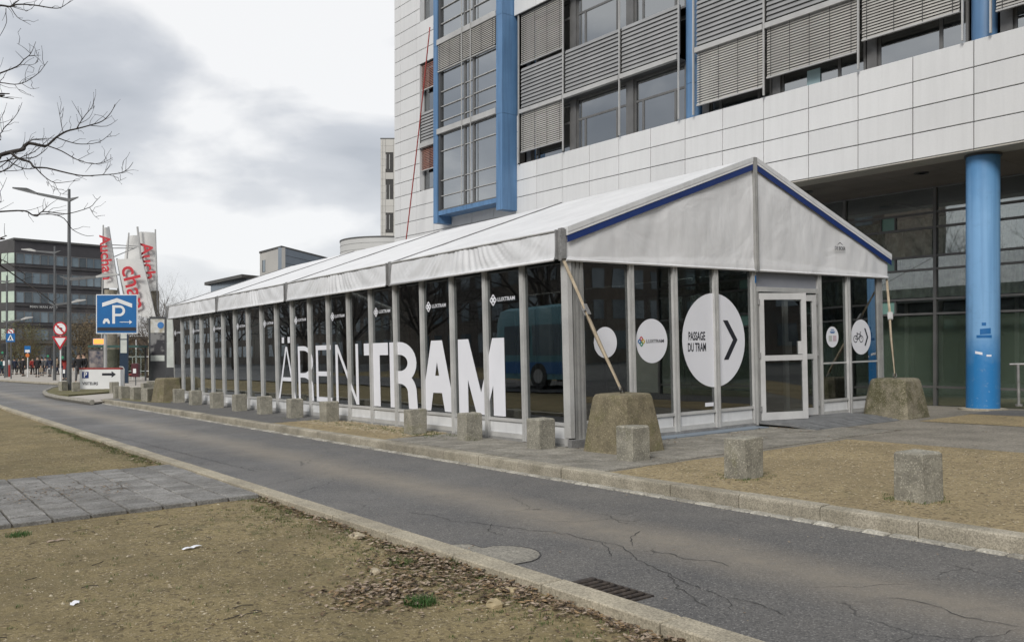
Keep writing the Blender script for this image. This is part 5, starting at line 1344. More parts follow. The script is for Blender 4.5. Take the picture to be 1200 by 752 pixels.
for w0, w1 in zwin:
    o = link('window', None, tw, Matrix.Translation((.53, 0, w0))); MB().box(0,.8,.05,.06,0,w1-w0).build('pane', M['glass_far'], o); MB().box(.0,.06,0,.05,0,w1-w0).box(.38,.43,.0,.05,0,w1-w0).build('frame', M['hood'], o)
MB().box(-.03, 6.05, -.03, 6, Htw, Htw+.10).build('roof', M['roof_dark'], tw)

# ============================================================ STREET LAMPS
def lamp(x, Y, H, lb, arms):
    o = thing('street_lamp', lb, 'street lamp', MW(pxX(x, Y), Y), 'grey street lamps with swept arms')
    MB().tube([(0,0,-.3),(0,0,1.2),(0,0,H+.25)], [.115,.105,.06], 14).build('pole', M['pole'], o, smooth=True, angle=40)
    for (z, L, rise, a) in arms:
        ar = link('arm', None, o, Matrix.Translation((0,0,z)) @ Matrix.Rotation(a, 4, 'Z'))
        mb = MB(); st = .42
        mb.add([(-st,-.03,.22),(0,-.06,.02),(L*.55,-.045,.0+rise*.52),(L*.55,.045,.0+rise*.52),(0,.06,.02),(-st,.03,.22),(-st,-.03,.25),(0,-.06,.17),(L*.55,-.045,.10+rise*.55),(L*.55,.045,.10+rise*.55),(0,.06,.17),(-st,.03,.25)],
               [(0,5,4,1),(1,4,3,2),(6,7,10,11),(7,8,9,10),(0,1,7,6),(1,2,8,7),(3,4,10,9),(4,5,11,10),(0,6,11,5),(2,3,9,8)])
        mb.build('bracket', M['pole'], ar)
        mb = MB(); a0, a1 = L*.56, L; z0, z1 = rise*.55, rise
        mb.add([(a0,-.09,z0),(a1,-.07,z1),(a1,.07,z1),(a0,.09,z0),(a0,-.09,z0+.09),((a0+a1)/2-.1,-.10,(z0+z1)/2+.16),(a1,-.07,z1+.06),(a0,.09,z0+.09),((a0+a1)/2-.1,.10,(z0+z1)/2+.16),(a1,.07,z1+.06)],
               [(0,3,2,1),(4,5,8,7),(5,6,9,8),(0,1,6,5,4),(3,7,8,9,2),(0,4,7,3),(1,2,9,6)])
        hd = mb.build('lamp_head', M['pole'] if L > 2.3 else M['lamp_white'], ar)
        MB().add([(a0+.1,-.06,z0+.01),(a1-.15,-.05,z1-.05),(a1-.15,.05,z1-.05),(a0+.1,.06,z0+.01)], [(0,3,2,1)]).build('lens', M['lampglass'], hd)
    return o
lamp(81, 39.7, 8.9, 'tall grey street lamp nearest to the road, left of the blue parking sign', [(8.55, 2.55, .62, math.pi), (4.95, 2.25, .28, 0)])
lamp(64, 61, 9.1, 'middle street lamp standing in front of the dark office block', [(8.8, 2.3, .3, math.pi), (5.15, 2.2, .42, 0)])
lamp(8, 77, 8.7, 'farthest street lamp, close to the left edge of the photo', [(8.3, 2.2, .3, math.pi), (4.75, 2.3, .5, 0)])

# ============================================================ SIGNS
def quad_sheet(mb, pts, y): mb.add([(a, y, b) for a, b in pts], [tuple(range(len(pts)))]); return mb
def arrow_pts(x, z, L, h, t): return [(x,z-t/2),(x+L-h,z-t/2),(x+L-h,z-h*.75),(x+L,z),(x+L-h,z+h*.75),(x+L-h,z+t/2),(x,z+t/2)]
ps = thing('parking_sign', 'large blue square covered-parking sign on a grey post', 'road sign', MW(pxX(122.5,44.8), 44.8))
w_, h_ = 2.13, 2.02; zc = pxZ(391,44.8)-gz(-21,44.8); x0 = pxX(113,44.8)-pxX(122.5,44.8)
mb = MB(); mb.box(x0, x0+w_, -.04, 0, zc, zc+h_); mb.build('border', M['signwhite'], ps); MB().box(x0+.05, x0+w_-.05, -.05, -.041, zc+.05, zc+h_-.05).build('panel', M['signblue'], ps)
MB().cyl((.0,.09,-.2),(.0,.09,zc+h_-.2), .085, n=14).build('post', M['hood'], ps, smooth=True, angle=40); MB().cyl((1.1,.09,zc+.1),(1.1,.09,zc+h_-.2), .03, n=8).build('brace', M['hood'], ps)
mb = MB(); y = -.055
quad_sheet(mb, [(x0+.32,zc+1.38),(x0+1.08,zc+1.62),(x0+1.08,zc+1.83),(x0+.32,zc+1.58)], y); quad_sheet(mb, [(x0+1.08,zc+1.62),(x0+1.86,zc+1.34),(x0+1.86,zc+1.54),(x0+1.08,zc+1.83)], y-.001)
mb.build('roof_symbol', M['signwhite'], ps)
mb = MB(); quad_sheet(mb, [(x0+.84,zc+.52),(x0+.98,zc+.52),(x0+.98,zc+1.46),(x0+.84,zc+1.46)], y)
A = []; B = []
for i in range(15): a = R(-90+180*i/14); A.append((x0+1.21+.29*math.cos(a), y-.0015, zc+1.18+.28*math.sin(a))); B.append((x0+1.21+.16*math.cos(a), y-.0015, zc+1.18+.155*math.sin(a)))
mb.add(A+B, [(i,i+1,16+i,15+i) for i in range(14)]); quad_sheet(mb, [(x0+.98,zc+1.335),(x0+1.21,zc+1.335),(x0+1.21,zc+1.46),(x0+.98,zc+1.46)], y-.001); quad_sheet(mb, [(x0+.98,zc+.90),(x0+1.21,zc+.90),(x0+1.21,zc+1.025),(x0+.98,zc+1.025)], y-.001)
mb.build('letter', M['signwhite'], ps, label='large white letter P')
mb = MB(); quad_sheet(mb, arrow_pts(x0+1.22, zc+.60, .64, .14, .035), y); mb.build('arrow', M['signwhite'], ps)
mb = MB(); 
for q in ([(x0+.36,zc+.52),(x0+.46,zc+.52),(x0+.50,zc+.62),(x0+.58,zc+.62),(x0+.62,zc+.52),(x0+.72,zc+.52),(x0+.70,zc+.66),(x0+.62,zc+.78),(x0+.44,zc+.78),(x0+.36,zc+.64)],): quad_sheet(mb, q, y)
mb.build('car_symbol', M['signwhite'], ps)
MB().box(x0+.07, x0+w_-.07, -.056, -.0515, zc+.14, zc+.33).build('strip', M['ink'], ps)
vs_s = thing('visitor_board', 'white board on the ground with a blue P, the word VISITEURS and a black arrow', 'sign', MW(pxX(93,40.3), 40.3))
bw, bz0, bz1 = 1.9, .02, 1.0
MB().box(0, bw, 0, .35, bz0, bz1-.07).build('board', M['signwhite'], vs_s); MB().box(-.01, bw+.01, -.01, .36, bz1-.07, bz1).build('top_edge', M['redpaint'], vs_s)
MB().box(.13, .43, -.006, -.001, .52, .82).build('symbol_field', M['stripe'], vs_s); text_obj('lettering', 'P', .34, M['signwhite'], vs_s, TM((.28,-.008,.67),(1,0,0),(0,0,1)), .9, .008)
text_obj('lettering', 'VISITEURS', .19, M['ink'], vs_s, TM((.50,-.004,.27),(1,0,0),(0,0,1)), .85, .006)
mb = MB(); quad_sheet(mb, arrow_pts(1.05, .70, .64, .20, .11), -.004); mb.build('arrow', M['ink'], vs_s)
def disc_y(mb, r, y, cx=0, cz=0, n=28): return quad_sheet(mb, [(cx+r*math.cos(2*math.pi*i/n), cz+r*math.sin(2*math.pi*i/n)) for i in range(n)], y)
def no_turn(parent, z, r, name='round_sign'):
    o = link(name, None, parent, Matrix.Translation((0,-.06,z))); MB().cyl((0,0,0),(0,.02,0), r, n=28).build('rim', M['redsign'], o)
    mb = MB(); disc_y(mb, r*.80, -.003); mb.build('face', M['signwhite'], o)
    mb = MB(); quad_sheet(mb, [(.10*r*2,-.38*r*1.2),(.22*r*1.5,-.38*r*1.2),(.22*r*1.5,.1*r),(-.2*r,.28*r),(-.1*r,.45*r),(-.55*r,.40*r),(-.35*r,.02*r),(-.28*r,.14*r),(.10*r*2,-.05*r)], -.006); mb.build('arrow', M['ink'], o)
    mb = MB(); c = r*.8*.7071; t = r*.08; quad_sheet(mb, [(-c-t,c-t),(c-t,-c-t),(c+t,-c+t),(-c+t,c+t)], -.009); mb.build('slash', M['redsign'], o)
ys = thing('yield_sign', 'no-left-turn sign above a red and white yield triangle on a white post', 'road sign', MW(pxX(71,56), 56))
gy = gz(-29,56); MB().cyl((0,0,-.3),(0,0,pxZ(378,56)-gy), .045, n=10).build('post', M['signwhite'], ys, smooth=True, angle=40)
no_turn(ys, pxZ(385,56)-gy, .44)
zt, zb2 = pxZ(394,56)-gy, pxZ(410,56)-gy; o = link('triangle_sign', None, ys, Matrix.Translation((0,-.06,0)))
MB().prism([(-.53,zt),(.53,zt),(0,zb2)], -.012, .0, Matrix(((1,0,0,0),(0,0,1,0),(0,1,0,0),(0,0,0,1)))).build('rim', M['redsign'], o)
mb = MB(); quad_sheet(mb, [(-.35,zt-.10),(.35,zt-.10),(0,zb2+.22)], -.016); mb.build('face', M['signwhite'], o)
cs = thing('crossing_sign', 'no-left-turn sign over a blue pedestrian crossing sign at the left edge', 'road sign', MW(pxX(13,70), 70))
gc = gz(-40,70); MB().cyl((0,0,-.3),(0,0,pxZ(386,70)-gc), .05, n=8).build('post', M['pole'], cs); no_turn(cs, pxZ(389,70)-gc, .27)
MB().box(-.36,.36,-.09,-.06,pxZ(400.5,70)-gc,pxZ(392.5,70)-gc+.14).build('panel', M['signblue'], cs)
mb = MB(); za = pxZ(400,70)-gc+.08; quad_sheet(mb, [(-.26,za),(.26,za),(0,za+.5)], -.093); mb.build('face', M['signwhite'], cs)
mb = MB(); quad_sheet(mb, [(-.10,za+.02),(-.04,za+.02),(0,za+.14),(.05,za+.02),(.11,za+.02),(.04,za+.26),(0,za+.36),(-.05,za+.24)], -.096); mb.build('walking_symbol', M['ink'], cs)
bs = thing('bus_lane_sign', 'small blue and white rectangular sign on a thin pale post', 'road sign', MW(pxX(32.5,75), 75)); gq = gz(-41,75)
MB().cyl((0,0,-.3),(0,0,pxZ(405,75)-gq), .04, n=8).build('post', M['signwhite'], bs); MB().box(-.26,.26,-.05,-.02,pxZ(413,75)-gq,pxZ(405,75)-gq).build('panel', M['signblue'], bs); MB().box(-.2,.2,-.055,-.051,pxZ(412.5,75)-gq,pxZ(409.5,75)-gq).build('lower_field', M['signwhite'], bs)
MB().cyl((0,-.05,pxZ(416,75)-gq),(0,-.03,pxZ(416,75)-gq), .17, n=18).build('round_plate', M['orange'], bs)
rb = thing('red_bollard', 'red cylindrical bollard with a white lamp top near the left edge', 'bollard', MW(pxX(10.5,79), 79))
MB().lathe([(.20,-.1),(.20,.95),(.15,1.05)], 14).build('body', M['redpaint'], rb, smooth=True, angle=40); MB().lathe([(.10,1.05),(.13,1.25),(.10,1.45),(.02,1.5)], 12).build('lamp_cap', M['lampglass'], rb)
def traffic_light(x, Y, ztop, lb, s=1):
    o = thing('traffic_light', lb, 'traffic light', MW(pxX(x,Y), Y), 'traffic lights at the far crossing'); g_ = gz(pxX(x,Y), Y); zt = pxZ(ztop,Y)-g_
    MB().cyl((0,0,-.3),(0,0,zt), .06, n=8).build('post', M['pole'], o)
    MB().bbox(-.18*s,.18*s,-.32,-.08,zt-1.0,zt-.02,.03).build('housing', M['rubber'], o)
    for k, c in enumerate(('redpaint','yellow','green')): MB().cyl((0,-.345,zt-.2-k*.3),(0,-.322,zt-.2-k*.3), .10, n=12).build('lens', M['rubber'] if k < 2 else M['green'], o)
    MB().box(-.07,.07,-.13,-.065,zt-1.9,zt-1.5).build('control_box', M['signwhite'], o)
traffic_light(58.5, 74, 406, 'traffic light right of the blue bus lane sign, in front of the dark office'); traffic_light(5.5, 74, 402, 'traffic light at the very left edge under the crossing sign'); traffic_light(76, 60, 405, 'traffic light just behind the yield sign')
# bus stop: totem, shelter, bin, advertising pillars, railings
bt = thing('bus_stop_totem', 'tall dark blue bus stop totem with a white timetable panel', 'bus stop', MW(pxX(145.5,49.5), 49.5)); gq = gz(-22,49.5)
H_ = pxZ(366,49.5)-gq; MB().box(-.23,.23,-.06,.06,-.1,H_).build('body', M['totem'], bt)
MB().box(-.17,.17,-.068,-.061,H_-.52,H_-.12).build('top_sign', M['signwhite'], bt); MB().box(-.19,.19,-.07,-.0685,H_-.42,H_-.24).build('bus_symbol', M['signblue'], bt)
for k, (a, b) in enumerate(((.66,1.0),(1.06,1.5),(1.56,2.3))): MB().box(-.18,.18,-.068,-.061,H_-b,H_-a).build('timetable', M['sticker_grey'], bt)
sh = thing('bus_shelter', 'glass bus shelter with an orange display and an advertising panel', 'bus shelter', MW(pxX(103,52), 52)); gq = gz(-25,52)
zr_ = pxZ(407,52)-gq
MB().box(0,3.0,0,1.4,zr_,zr_+.14).build('roof', M['shelter_green'], sh)
for x_ in (.06, 1.5, 2.9): MB().box(x_-.04,x_+.04,1.25,1.33,-.1,zr_).build('post', M['dark_frame'], sh)
MB().box(.1,2.86,1.28,1.29,.3,zr_-.1).build('rear_pane', M['glass_low'], sh)
ad = link('advert_panel', None, sh); MB().box(.05,1.0,-.06,.06,.25,zr_-.08).build('case', M['dark_frame'], ad); MB().box(.12,.93,-.068,-.062,.4,zr_-.2).build('poster', M['poster_a'], ad)
MB().box(1.5,2.6,1.0,1.25,.42,.50).build('bench', M['redpaint'], sh)
dp = link('display', None, sh); MB().box(.25,.98,.1,.3,zr_+.16,zr_+.55).build('case', M['hood'], dp); MB().box(.3,.93,.085,.099,zr_+.22,zr_+.5).build('screen', M['orange_lit'], dp)
bn = thing('litter_bin', 'dark red litter bin on a thin post by the totem', 'bin', MW(pxX(159,45), 45)); 
MB().bbox(-.18,.18,-.13,.13,.42,1.12,.03).build('bin', M['maroon'], bn); MB().cyl((0,.0,-.1),(0,0,.42), .03, n=8).build('post', M['pole'], bn); MB().box(-.08,.08,-.137,-.131,.62,.85).build('symbol', M['signwhite'], bn)
tp = thing('thin_post', 'thin pale steel post beside the right end of the visitor board', 'post', MW(pxX(145.5,36), 36)); MB().tube([(0,0,-.1),(0,0,.95),(-.05,0,1.03),(-.2,0,1.05)], .022, 8).build('tube', M['hood'], tp, smooth=True)
def ad_pillar(x, Y, w, ytop, ybot, lb, mats):
    o = thing('advert_pillar', lb, 'advertising panel', MW(pxX(x,Y), Y)); g_ = gz(pxX(x,Y), Y); zt = pxZ(ytop,Y)-g_
    MB().box(-w/2,w/2,-.1,.1,-.2,zt).build('case', M['dark_frame'], o)
    n = len(mats); z = zt-.15
    for k, (m_, h) in enumerate(mats): MB().box(-w/2+.08,w/2-.04,-.108,-.102,z-h,z).build('poster', M[m_], o); z -= h+.02
    return o
ad_pillar(185, 54, .98, 371, 443, 'dark advertising pillar with a small blue round logo on top and a dark poster', [('poster_b',.85),('poster_c',1.35),('sticker_grey',.35)])
ad_pillar(176.8, 54.5, .18, 373, 443, 'narrow dark pylon immediately left of the advertising pillar', [('dark_frame', .2)])
mb_ = bpy.data.objects['advert_pillar']; MB().cyl((.22,-.125,pxZ(381,54)-gz(-22,54)),(.22,-.11,pxZ(381,54)-gz(-22,54)), .20, n=20).build('emblem', M['bluep'], mb_)
ad_pillar(201, 50, .62, 366, 443, 'pale framed notice panel at the far left corner of the tent', [('sticker_grey', 3.0)])
rl = thing('railing_fence', 'pale railing with thin uprights behind the bus stop', 'fence', MW(pxX(150,58), 58))
for z_ in (.55, 1.5): MB().tube([(0,0,z_),(2.0,0,z_)], .03, 6).build('rail', M['signwhite'], rl)
for k in range(8): MB().cyl((.02+k*.28,0,-.1),(.02+k*.28,0,1.5), .018, n=6).build('bar', M['signwhite'], rl)
wp = thing('white_pole', 'thin white pole rising between the totem and the advertising pillar', 'pole', MW(pxX(159.5,57), 57)); MB().cyl((0,0,-.1),(0,0,2.6), .04, n=8).build('tube', M['signwhite'], wp)

# ============================================================ BANNER TOWER
bt_ = thing('banner_tower', 'tower of slanted white banners with red lettering on leaning masts', 'banner tower', MW(pxX(152,60), 60)); gq = gz(-27,60); xc = pxX(152,60)
def bp(x, y, dy=0): Y = 60+dy; return Vector((pxX(x,Y)-xc, dy, pxZ(y,Y)-gq))
def banner(pts, dy, txt=None, tsize=1.2, dys=(0,0,0,0)):
    P = [bp(x, y, dy+dys[i]) for i, (x, y) in enumerate(pts)]; o = link('banner', None, bt_)
    mb = MB(); n = 10
    for i in range(n+1):
        for k in range(n+1):
            s_, t_ = i/n, k/n; q = P[0].lerp(P[1], s_).lerp(P[3].lerp(P[2], s_), t_)
            q = q + Vector((0, -.18*math.sin(math.pi*s_)-.05*math.sin(5*t_+s_*3), 0)); mb.v.append(tuple(q))
    mb.f = [(i*(n+1)+k, i*(n+1)+k+1, (i+1)*(n+1)+k+1, (i+1)*(n+1)+k) for i in range(n) for k in range(n)]
    ob = mb.build('cloth', M['banner'], o, smooth=True)
    if txt:
        c = (P[0]+P[1]+P[2]+P[3])/4; ex = ((P[3]+P[2])-(P[0]+P[1])).normalized(); rt = ((P[1]-P[0])+(P[2]-P[3])).normalized(); ez = ex.cross(rt).normalized(); ey = ez.cross(ex)
        if ez.y > 0: pass
        c = c + Vector((0,-.42,0)); m_ = TM(c, ex, ey)
        text_obj('lettering', txt, tsize, M['red'], o, m_, 1.0, .02)
    return o
banner([(122,268),(127,267),(139,338),(121,338)], -1.0, 'Auchan', 1.0)
banner([(137,304),(166,304),(184,376),(151,366)], -2.2, 'chan', 1.6)
banner([(150,277),(165,276),(166,304),(145,304)], 2.6)
banner([(162,272),(182,273),(186,341),(173,342)], .0, 'Auch', 1.2)
for a, b, c, d, r in ((121,264,119,415,.05),(127,266,143,368,.07),(151,273,146,345,.05),(161,266,176,400,.07),(182,269,186,415,.05),(137,303,150,372,.05),(166,303,186,385,.06)):
    MB().cyl(bp(a,b,-.6), bp(c,d,-.6), r, n=8).build('mast', M['hood'], bt_)
for a, b, c, d in ((128,287,165,289),(128,291,158,291),(134,301,160,290),(158,340,186,342),(150,380,184,388),(160,392,186,380)): MB().cyl(bp(a,b,-.3), bp(c,d,1), .035, n=6).build('strut', M['hood'], bt_)
for x_, yt_ in ((130,340),(180,341)): MB().cyl(bp(x_,yt_,.4), bp(x_,440,.4), .42 if x_ < 150 else .36, n=20).build('drum_leg', M['kerb'], bt_, smooth=True, angle=40)

# ============================================================ TREES
def limb(mb, p, d, L, r, depth, rnd, n0=5, up=.12):
    pts = [Vector(p)]; rs = [r]; dd = Vector(d).normalized(); seg_ = 4; kids = []
    for i in range(seg_):
        dd = (dd + Vector((rnd.gauss(0,.13), rnd.gauss(0,.13), rnd.gauss(0,.10)+up*.25))).normalized()
        pts.append(pts[-1]+dd*L/seg_); rs.append(r*(1-.55*(i+1)/seg_)); kids.append((pts[-1], dd, rs[-1]))
    mb.tube(pts, rs, 5 if depth > 2 else 3, caps=False)
    if depth == 0: return
    n = n0 if depth > 1 else 4
    for k in range(n):
        j_ = rnd.randrange(1, seg_); q, dq, rq = kids[j_]; ax = dq.orthogonal().normalized(); ax.rotate(Matrix.Rotation(rnd.random()*6.28, 3, dq))
        nd = (dq*rnd.uniform(.5,1.0)+ax*rnd.uniform(.5,.95)).normalized(); limb(mb, q, nd, L*rnd.uniform(.50,.78), rq*.62, depth-1, rnd, n0, up)
    limb(mb, kids[-1][0], kids[-1][1], L*.7, kids[-1][2]*.85, depth-1, rnd, n0, up)
def bare_tree_meshes(seed, H, trunk_h, r, depth, mat, n0=4, spread=.8, rmin=.0):
    rnd = random.Random(seed); t = MB(); pts = [(0,0,-.3),(rnd.gauss(0,.05),rnd.gauss(0,.05),trunk_h*.5),(rnd.gauss(0,.1),rnd.gauss(0,.1),trunk_h)]; t.tube(pts, [r*1.25, r, r*.8], 9)
    c = MB()
    for k in range(6):
        a = k*1.05+rnd.random()*.5; z = trunk_h*rnd.uniform(.75,1.0); limb(c, (0,0,z), (math.cos(a)*spread, math.sin(a)*spread, rnd.uniform(.6,1.2)), (H-trunk_h)*.42, r*.5, depth, rnd, n0)
    limb(c, pts[-1], (0,0,1), (H-trunk_h)*.5, r*.7, depth, rnd, n0)
    return t.mesh('trunk', M['bark_far'], smooth=True), c.mesh('crown', mat)
def put_tree(ms, X, Y, sc, rz, lb, grp=None, name='bare_tree', extra=None):
    o = thing(name, lb, 'tree', MW(X, Y, rz) @ Matrix.Diagonal((sc, sc, sc, 1)), grp); link('trunk', ms[0], o); link('crown', ms[1], o)
    if extra: link('foliage', extra, o)
    return o
tA = bare_tree_meshes(1, 6.5, 1.6, .11, 4, M['bark_far']); tB = bare_tree_meshes(2, 6.0, 1.3, .10, 4, M['twig_tan'], 5); tC = bare_tree_meshes(3, 9, 2.4, .18, 4, M['bark_far'])
def leaves_mesh(seed, R_, z0, z1, n, mat, sz=.10):
    rnd = random.Random(seed); mb = MB()
    cl_ = [(rnd.gauss(0,R_*.45), rnd.gauss(0,R_*.45), rnd.uniform(z0,z1)) for _ in range(26)]
    for i in range(n):
        c = cl_[rnd.randrange(26)]; p = Vector((c[0]+rnd.gauss(0,R_*.22), c[1]+rnd.gauss(0,R_*.22), c[2]+rnd.gauss(0,(z1-z0)*.10)))
        a = Vector((rnd.gauss(0,1),rnd.gauss(0,1),rnd.gauss(0,1))).normalized()*sz; b = a.orthogonal().normalized()*sz*.6; mb.add([p-a,p-b,p+a,p+b], [(0,1,2,3)])
    return mb.mesh('foliage', mat)
lA = leaves_mesh(4, 1.7, 1.4, 5.6, 1500, M['leaf_green']); lB = leaves_mesh(5, 1.6, 1.2, 5.2, 900, M['twig_tan'])
put_tree(tA, pxX(24,95), 95, .95, .3, 'small tree with sparse olive leaves in front of the left corner of the dark office', extra=lA)
put_tree(tB, pxX(36,92), 92, .85, 1.3, 'slim olive tree next to the blue bus lane sign', extra=lA)
put_tree(tB, pxX(92,85), 85, 1.0, .6, 'brown twiggy tree left of the blue parking sign', extra=lB)
put_tree(tA, pxX(108,88), 88, 1.05, 2.2, 'brown twiggy tree partly hidden by the blue parking sign', extra=lB)
put_tree(tA, pxX(3,98), 98, .8, 4.1, 'small brown tree cut by the left edge of the photo', extra=lB)
put_tree(tB, pxX(152,70), 70, .72, 3.1, 'low brown tree under the banner tower', extra=lB)
put_tree(tC, pxX(172,62), 62, .62, .2, 'bare tree right of the banner tower'); put_tree(tA, pxX(188,58), 58, .95, 1.9, 'bare brown tree with dense twigs at the far left end of the tent')
put_tree(tC, pxX(204,66), 66, .72, 2.7, 'pale bare tree rising above the far left end of the tent roof'); put_tree(tC, pxX(222,74), 74, .70, 3.9, 'bare tree showing its top over the tent roof beside the flat roofed building'); put_tree(tC, pxX(240,95), 95, .85, 5.0, 'distant bare tree top beside the flat dark roof')
hg = MB(); rnd = random.Random(9)
for i in range(5200):
    x = rnd.uniform(-1.5, 7.5); y = rnd.gauss(0,.6); z = abs(rnd.gauss(0,1.1))*(1+.3*math.sin(x*2)); p = Vector((x,y,min(z,2.9))); a = Vector((rnd.gauss(0,1),rnd.gauss(0,1),rnd.gauss(0,1))).normalized()*.11; b = a.orthogonal()*.35; hg.add([p-a,p-b,p+a,p+b], [(0,1,2,3)])
tag(hg.build('brown_hedge', M['twig_tan'], None, MW(pxX(130,68), 68)), 'brown winter hedge behind the bus stop railing', 'hedge')
# the near tree whose branches hang into the picture; its trunk stands left of the view
def P3(x, y, Y): return Vector((pxX(x,Y), Y, pxZ(y,Y)))
TX, TY = -8.6, 9.4
nt_ = thing('overhanging_tree', 'bare dark tree branches reaching in from the left over the road', 'tree', MW(TX, TY)); TIi = MW(TX, TY).inverted()
def ntb(mb, name, **k): return mb.build(name, M['bark'], nt_, TIi, smooth=True, **k)
ntb(MB().tube([(TX,TY,gz(TX,TY)-.3),(TX+.05,TY,1.2),(TX-.05,TY+.05,3.4),(TX+.05,TY,6.5)], [.24,.20,.16,.06], 12), 'trunk')
rb_ = random.Random(12); BT = .66
def sm(pts):
    out = []
    for i in range(len(pts)-1):
        p0, p1, p2, p3 = pts[max(i-1,0)], pts[i], pts[i+1], pts[min(i+2,len(pts)-1)]
        for t in (0, .33, .67): out.append(.5*((2*p1)+(p2-p0)*t+(2*p0-5*p1+4*p2-p3)*t*t+(3*p1-p0-3*p2+p3)*t**3))
    out.append(pts[-1]); return out
def br(px, Y0_, Y1_, r0, r1, root=None, twigs=1.0):
    r0 *= BT; r1 *= BT; n = len(px); pts = [P3(x, y, Y0_+(Y1_-Y0_)*i/max(1,n-1)+rb_.gauss(0,.02)) for i, (x, y) in enumerate(px)]
    if root is not None: pts = [Vector((TX, TY, root)), (Vector((TX,TY,root))*.45+pts[0]*.55)+Vector((0,0,.12))] + pts
    pts = sm(pts); m_ = len(pts); mb = MB(); st = 6 if root is not None else 0
    rs = [ (r0*(1.5-.5*min(1, i/max(1,st))) if i < st else r0+(r1-r0)*(i-st)/max(1,m_-1-st)) for i in range(m_)]
    mb.tube(pts, rs, 6, caps=False)
    for i in range(max(st,1), m_-1):
        if rb_.random() < .42*twigs:
            d = (pts[i+1]-pts[i]).normalized(); s = Vector((rb_.gauss(0,.6), rb_.gauss(0,.5), rb_.gauss(.35,.6))); q = pts[i]; L = rb_.uniform(.06,.20); tw_ = [q]
            for k in range(3): dd = (d*.8+s+Vector((rb_.gauss(0,.3),rb_.gauss(0,.3),rb_.gauss(.05,.3)))).normalized(); tw_.append(tw_[-1]+dd*L/3)
            mb.tube(tw_, [.0026,.0022,.0018,.0012], 4, caps=False)
            mb.ball(tw_[-1], .0035, 5, 3)
    return ntb(mb, 'branch')
W9 = 9.0
br([(-20,190),(0,182),(14,178),(27,175),(29,171),(35,168),(50,171),(56,170),(66,161),(78,154),(90,151),(105,147),(120,142),(130,132),(135,122)], 8.9, 9.4, .036, .004, 3.1)
br([(90,151),(93,145),(100,135),(108,125),(110,115)], 9.1, 9.3, .009, .003); br([(93,145),(105,138),(111,124)], 9.1, 9.2, .005, .002); br([(97,140),(84,118)], 9.1, 9.0, .005, .002); br([(105,147),(125,148),(138,140)], 9.2, 9.5, .007, .002)
br([(66,161),(80,166),(95,169),(115,167),(128,158),(131,154)], 9.1, 9.6, .009, .003); br([(56,171),(72,177),(90,187),(108,192),(122,190),(132,185)], 9.1, 9.0, .011, .003); br([(92,187),(110,178)], 9.0, 8.9, .004, .002); br([(85,183),(86,192)], 9, 9, .003, .002); br([(108,192),(100,202)], 9, 9, .004, .002)
br([(74,155),(72,147),(70,135),(67,120)], 9.1, 9.2, .006, .002); br([(70,135),(75,125)], 9.1, 9.2, .004, .002); br([(28,172),(36,165),(45,163),(64,162)], 9, 9.1, .009, .004)
br([(12,178),(20,185),(35,190),(40,196),(55,197),(80,203),(98,206),(120,205),(140,203),(150,198),(156,190)], 8.95, 8.7, .020, .003); br([(133,205),(138,212),(148,208)], 8.7, 8.7, .004, .002); br([(143,203),(144,190)], 8.7, 8.7, .003, .002); br([(122,204),(127,190)], 8.7, 8.7, .003, .002)
br([(42,197),(52,207),(64,214),(80,213),(94,211)], 8.9, 8.6, .009, .003); br([(64,214),(70,226),(80,228)], 8.7, 8.6, .004, .002); br([(54,209),(62,222),(62,228)], 8.7, 8.6, .003, .002)
br([(-20,193),(0,190),(18,186),(38,185),(48,180),(56,173)], 8.6, 8.8, .013, .004, 3.0); br([(0,196),(10,188),(26,172),(40,160)], 8.6, 8.8, .008, .003); br([(8,185),(15,192),(30,198),(42,197)], 8.6, 8.8, .008, .006); br([(0,202),(12,196),(22,186),(40,178),(55,165),(64,158)], 8.6, 8.8, .010, .003); br([(-10,201),(20,200),(28,198)], 8.6, 8.8, .007, .003)
br([(-30,250),(0,248),(28,247),(38,252),(44,253),(50,248),(70,250),(82,250),(105,243),(112,236),(118,230)], 8.3, 8.8, .014, .003, 2.3); br([(48,249),(58,240),(67,234)], 8.4, 8.5, .005, .002); br([(38,252),(60,251),(75,256),(85,269),(100,276),(110,276)], 8.4, 8.9, .009, .003); br([(105,243),(110,252),(116,257)], 8.7, 8.7, .004, .002)
br([(-20,7),(0,6.5),(12,8),(20,5.5),(38,6),(60,9.5),(70,9.5),(78,5),(86,0)], 8.2, 8.0, .016, .003, 5.2); br([(12,8),(20,2),(27,-4)], 8.2, 8.0, .010, .005); br([(12,8),(20,20),(30,26),(36,29.5)], 8.2, 8.0, .006, .002); br([(14,8),(30,12.5),(38,10)], 8.2, 8.0, .005, .002); br([(7,10),(7,17),(7.5,27),(0,42),(-8,50)], 8.2, 8.1, .005, .003)
br([(-20,94),(0,86),(20,78),(28,70),(36,63),(42,49)], 8.5, 8.3, .013, .003, 4.2); br([(36,63),(28,56),(20,51)], 8.4, 8.3, .004, .002); br([(28,70),(18,60)], 8.4, 8.3, .004, .002); br([(24,76),(38,76),(45,72)], 8.4, 8.3, .004, .002); br([(34,66),(48,65)], 8.4, 8.3, .003, .002)
br([(-20,98),(0,97),(17,99),(30,96),(45,86),(50,80),(56,72)], 8.5, 8.3, .009, .003, 4.0); br([(17,99),(25,108),(40,113.5)], 8.4, 8.3, .004, .002); br([(24,97),(36,104),(46,103)], 8.4, 8.3, .004, .002)
br([(-10,110),(0,110),(11,110)], 8, 8, .012, .008, 3.9); br([(-10,112),(0,113.5),(16,116)], 8, 8, .010, .005, 3.8)
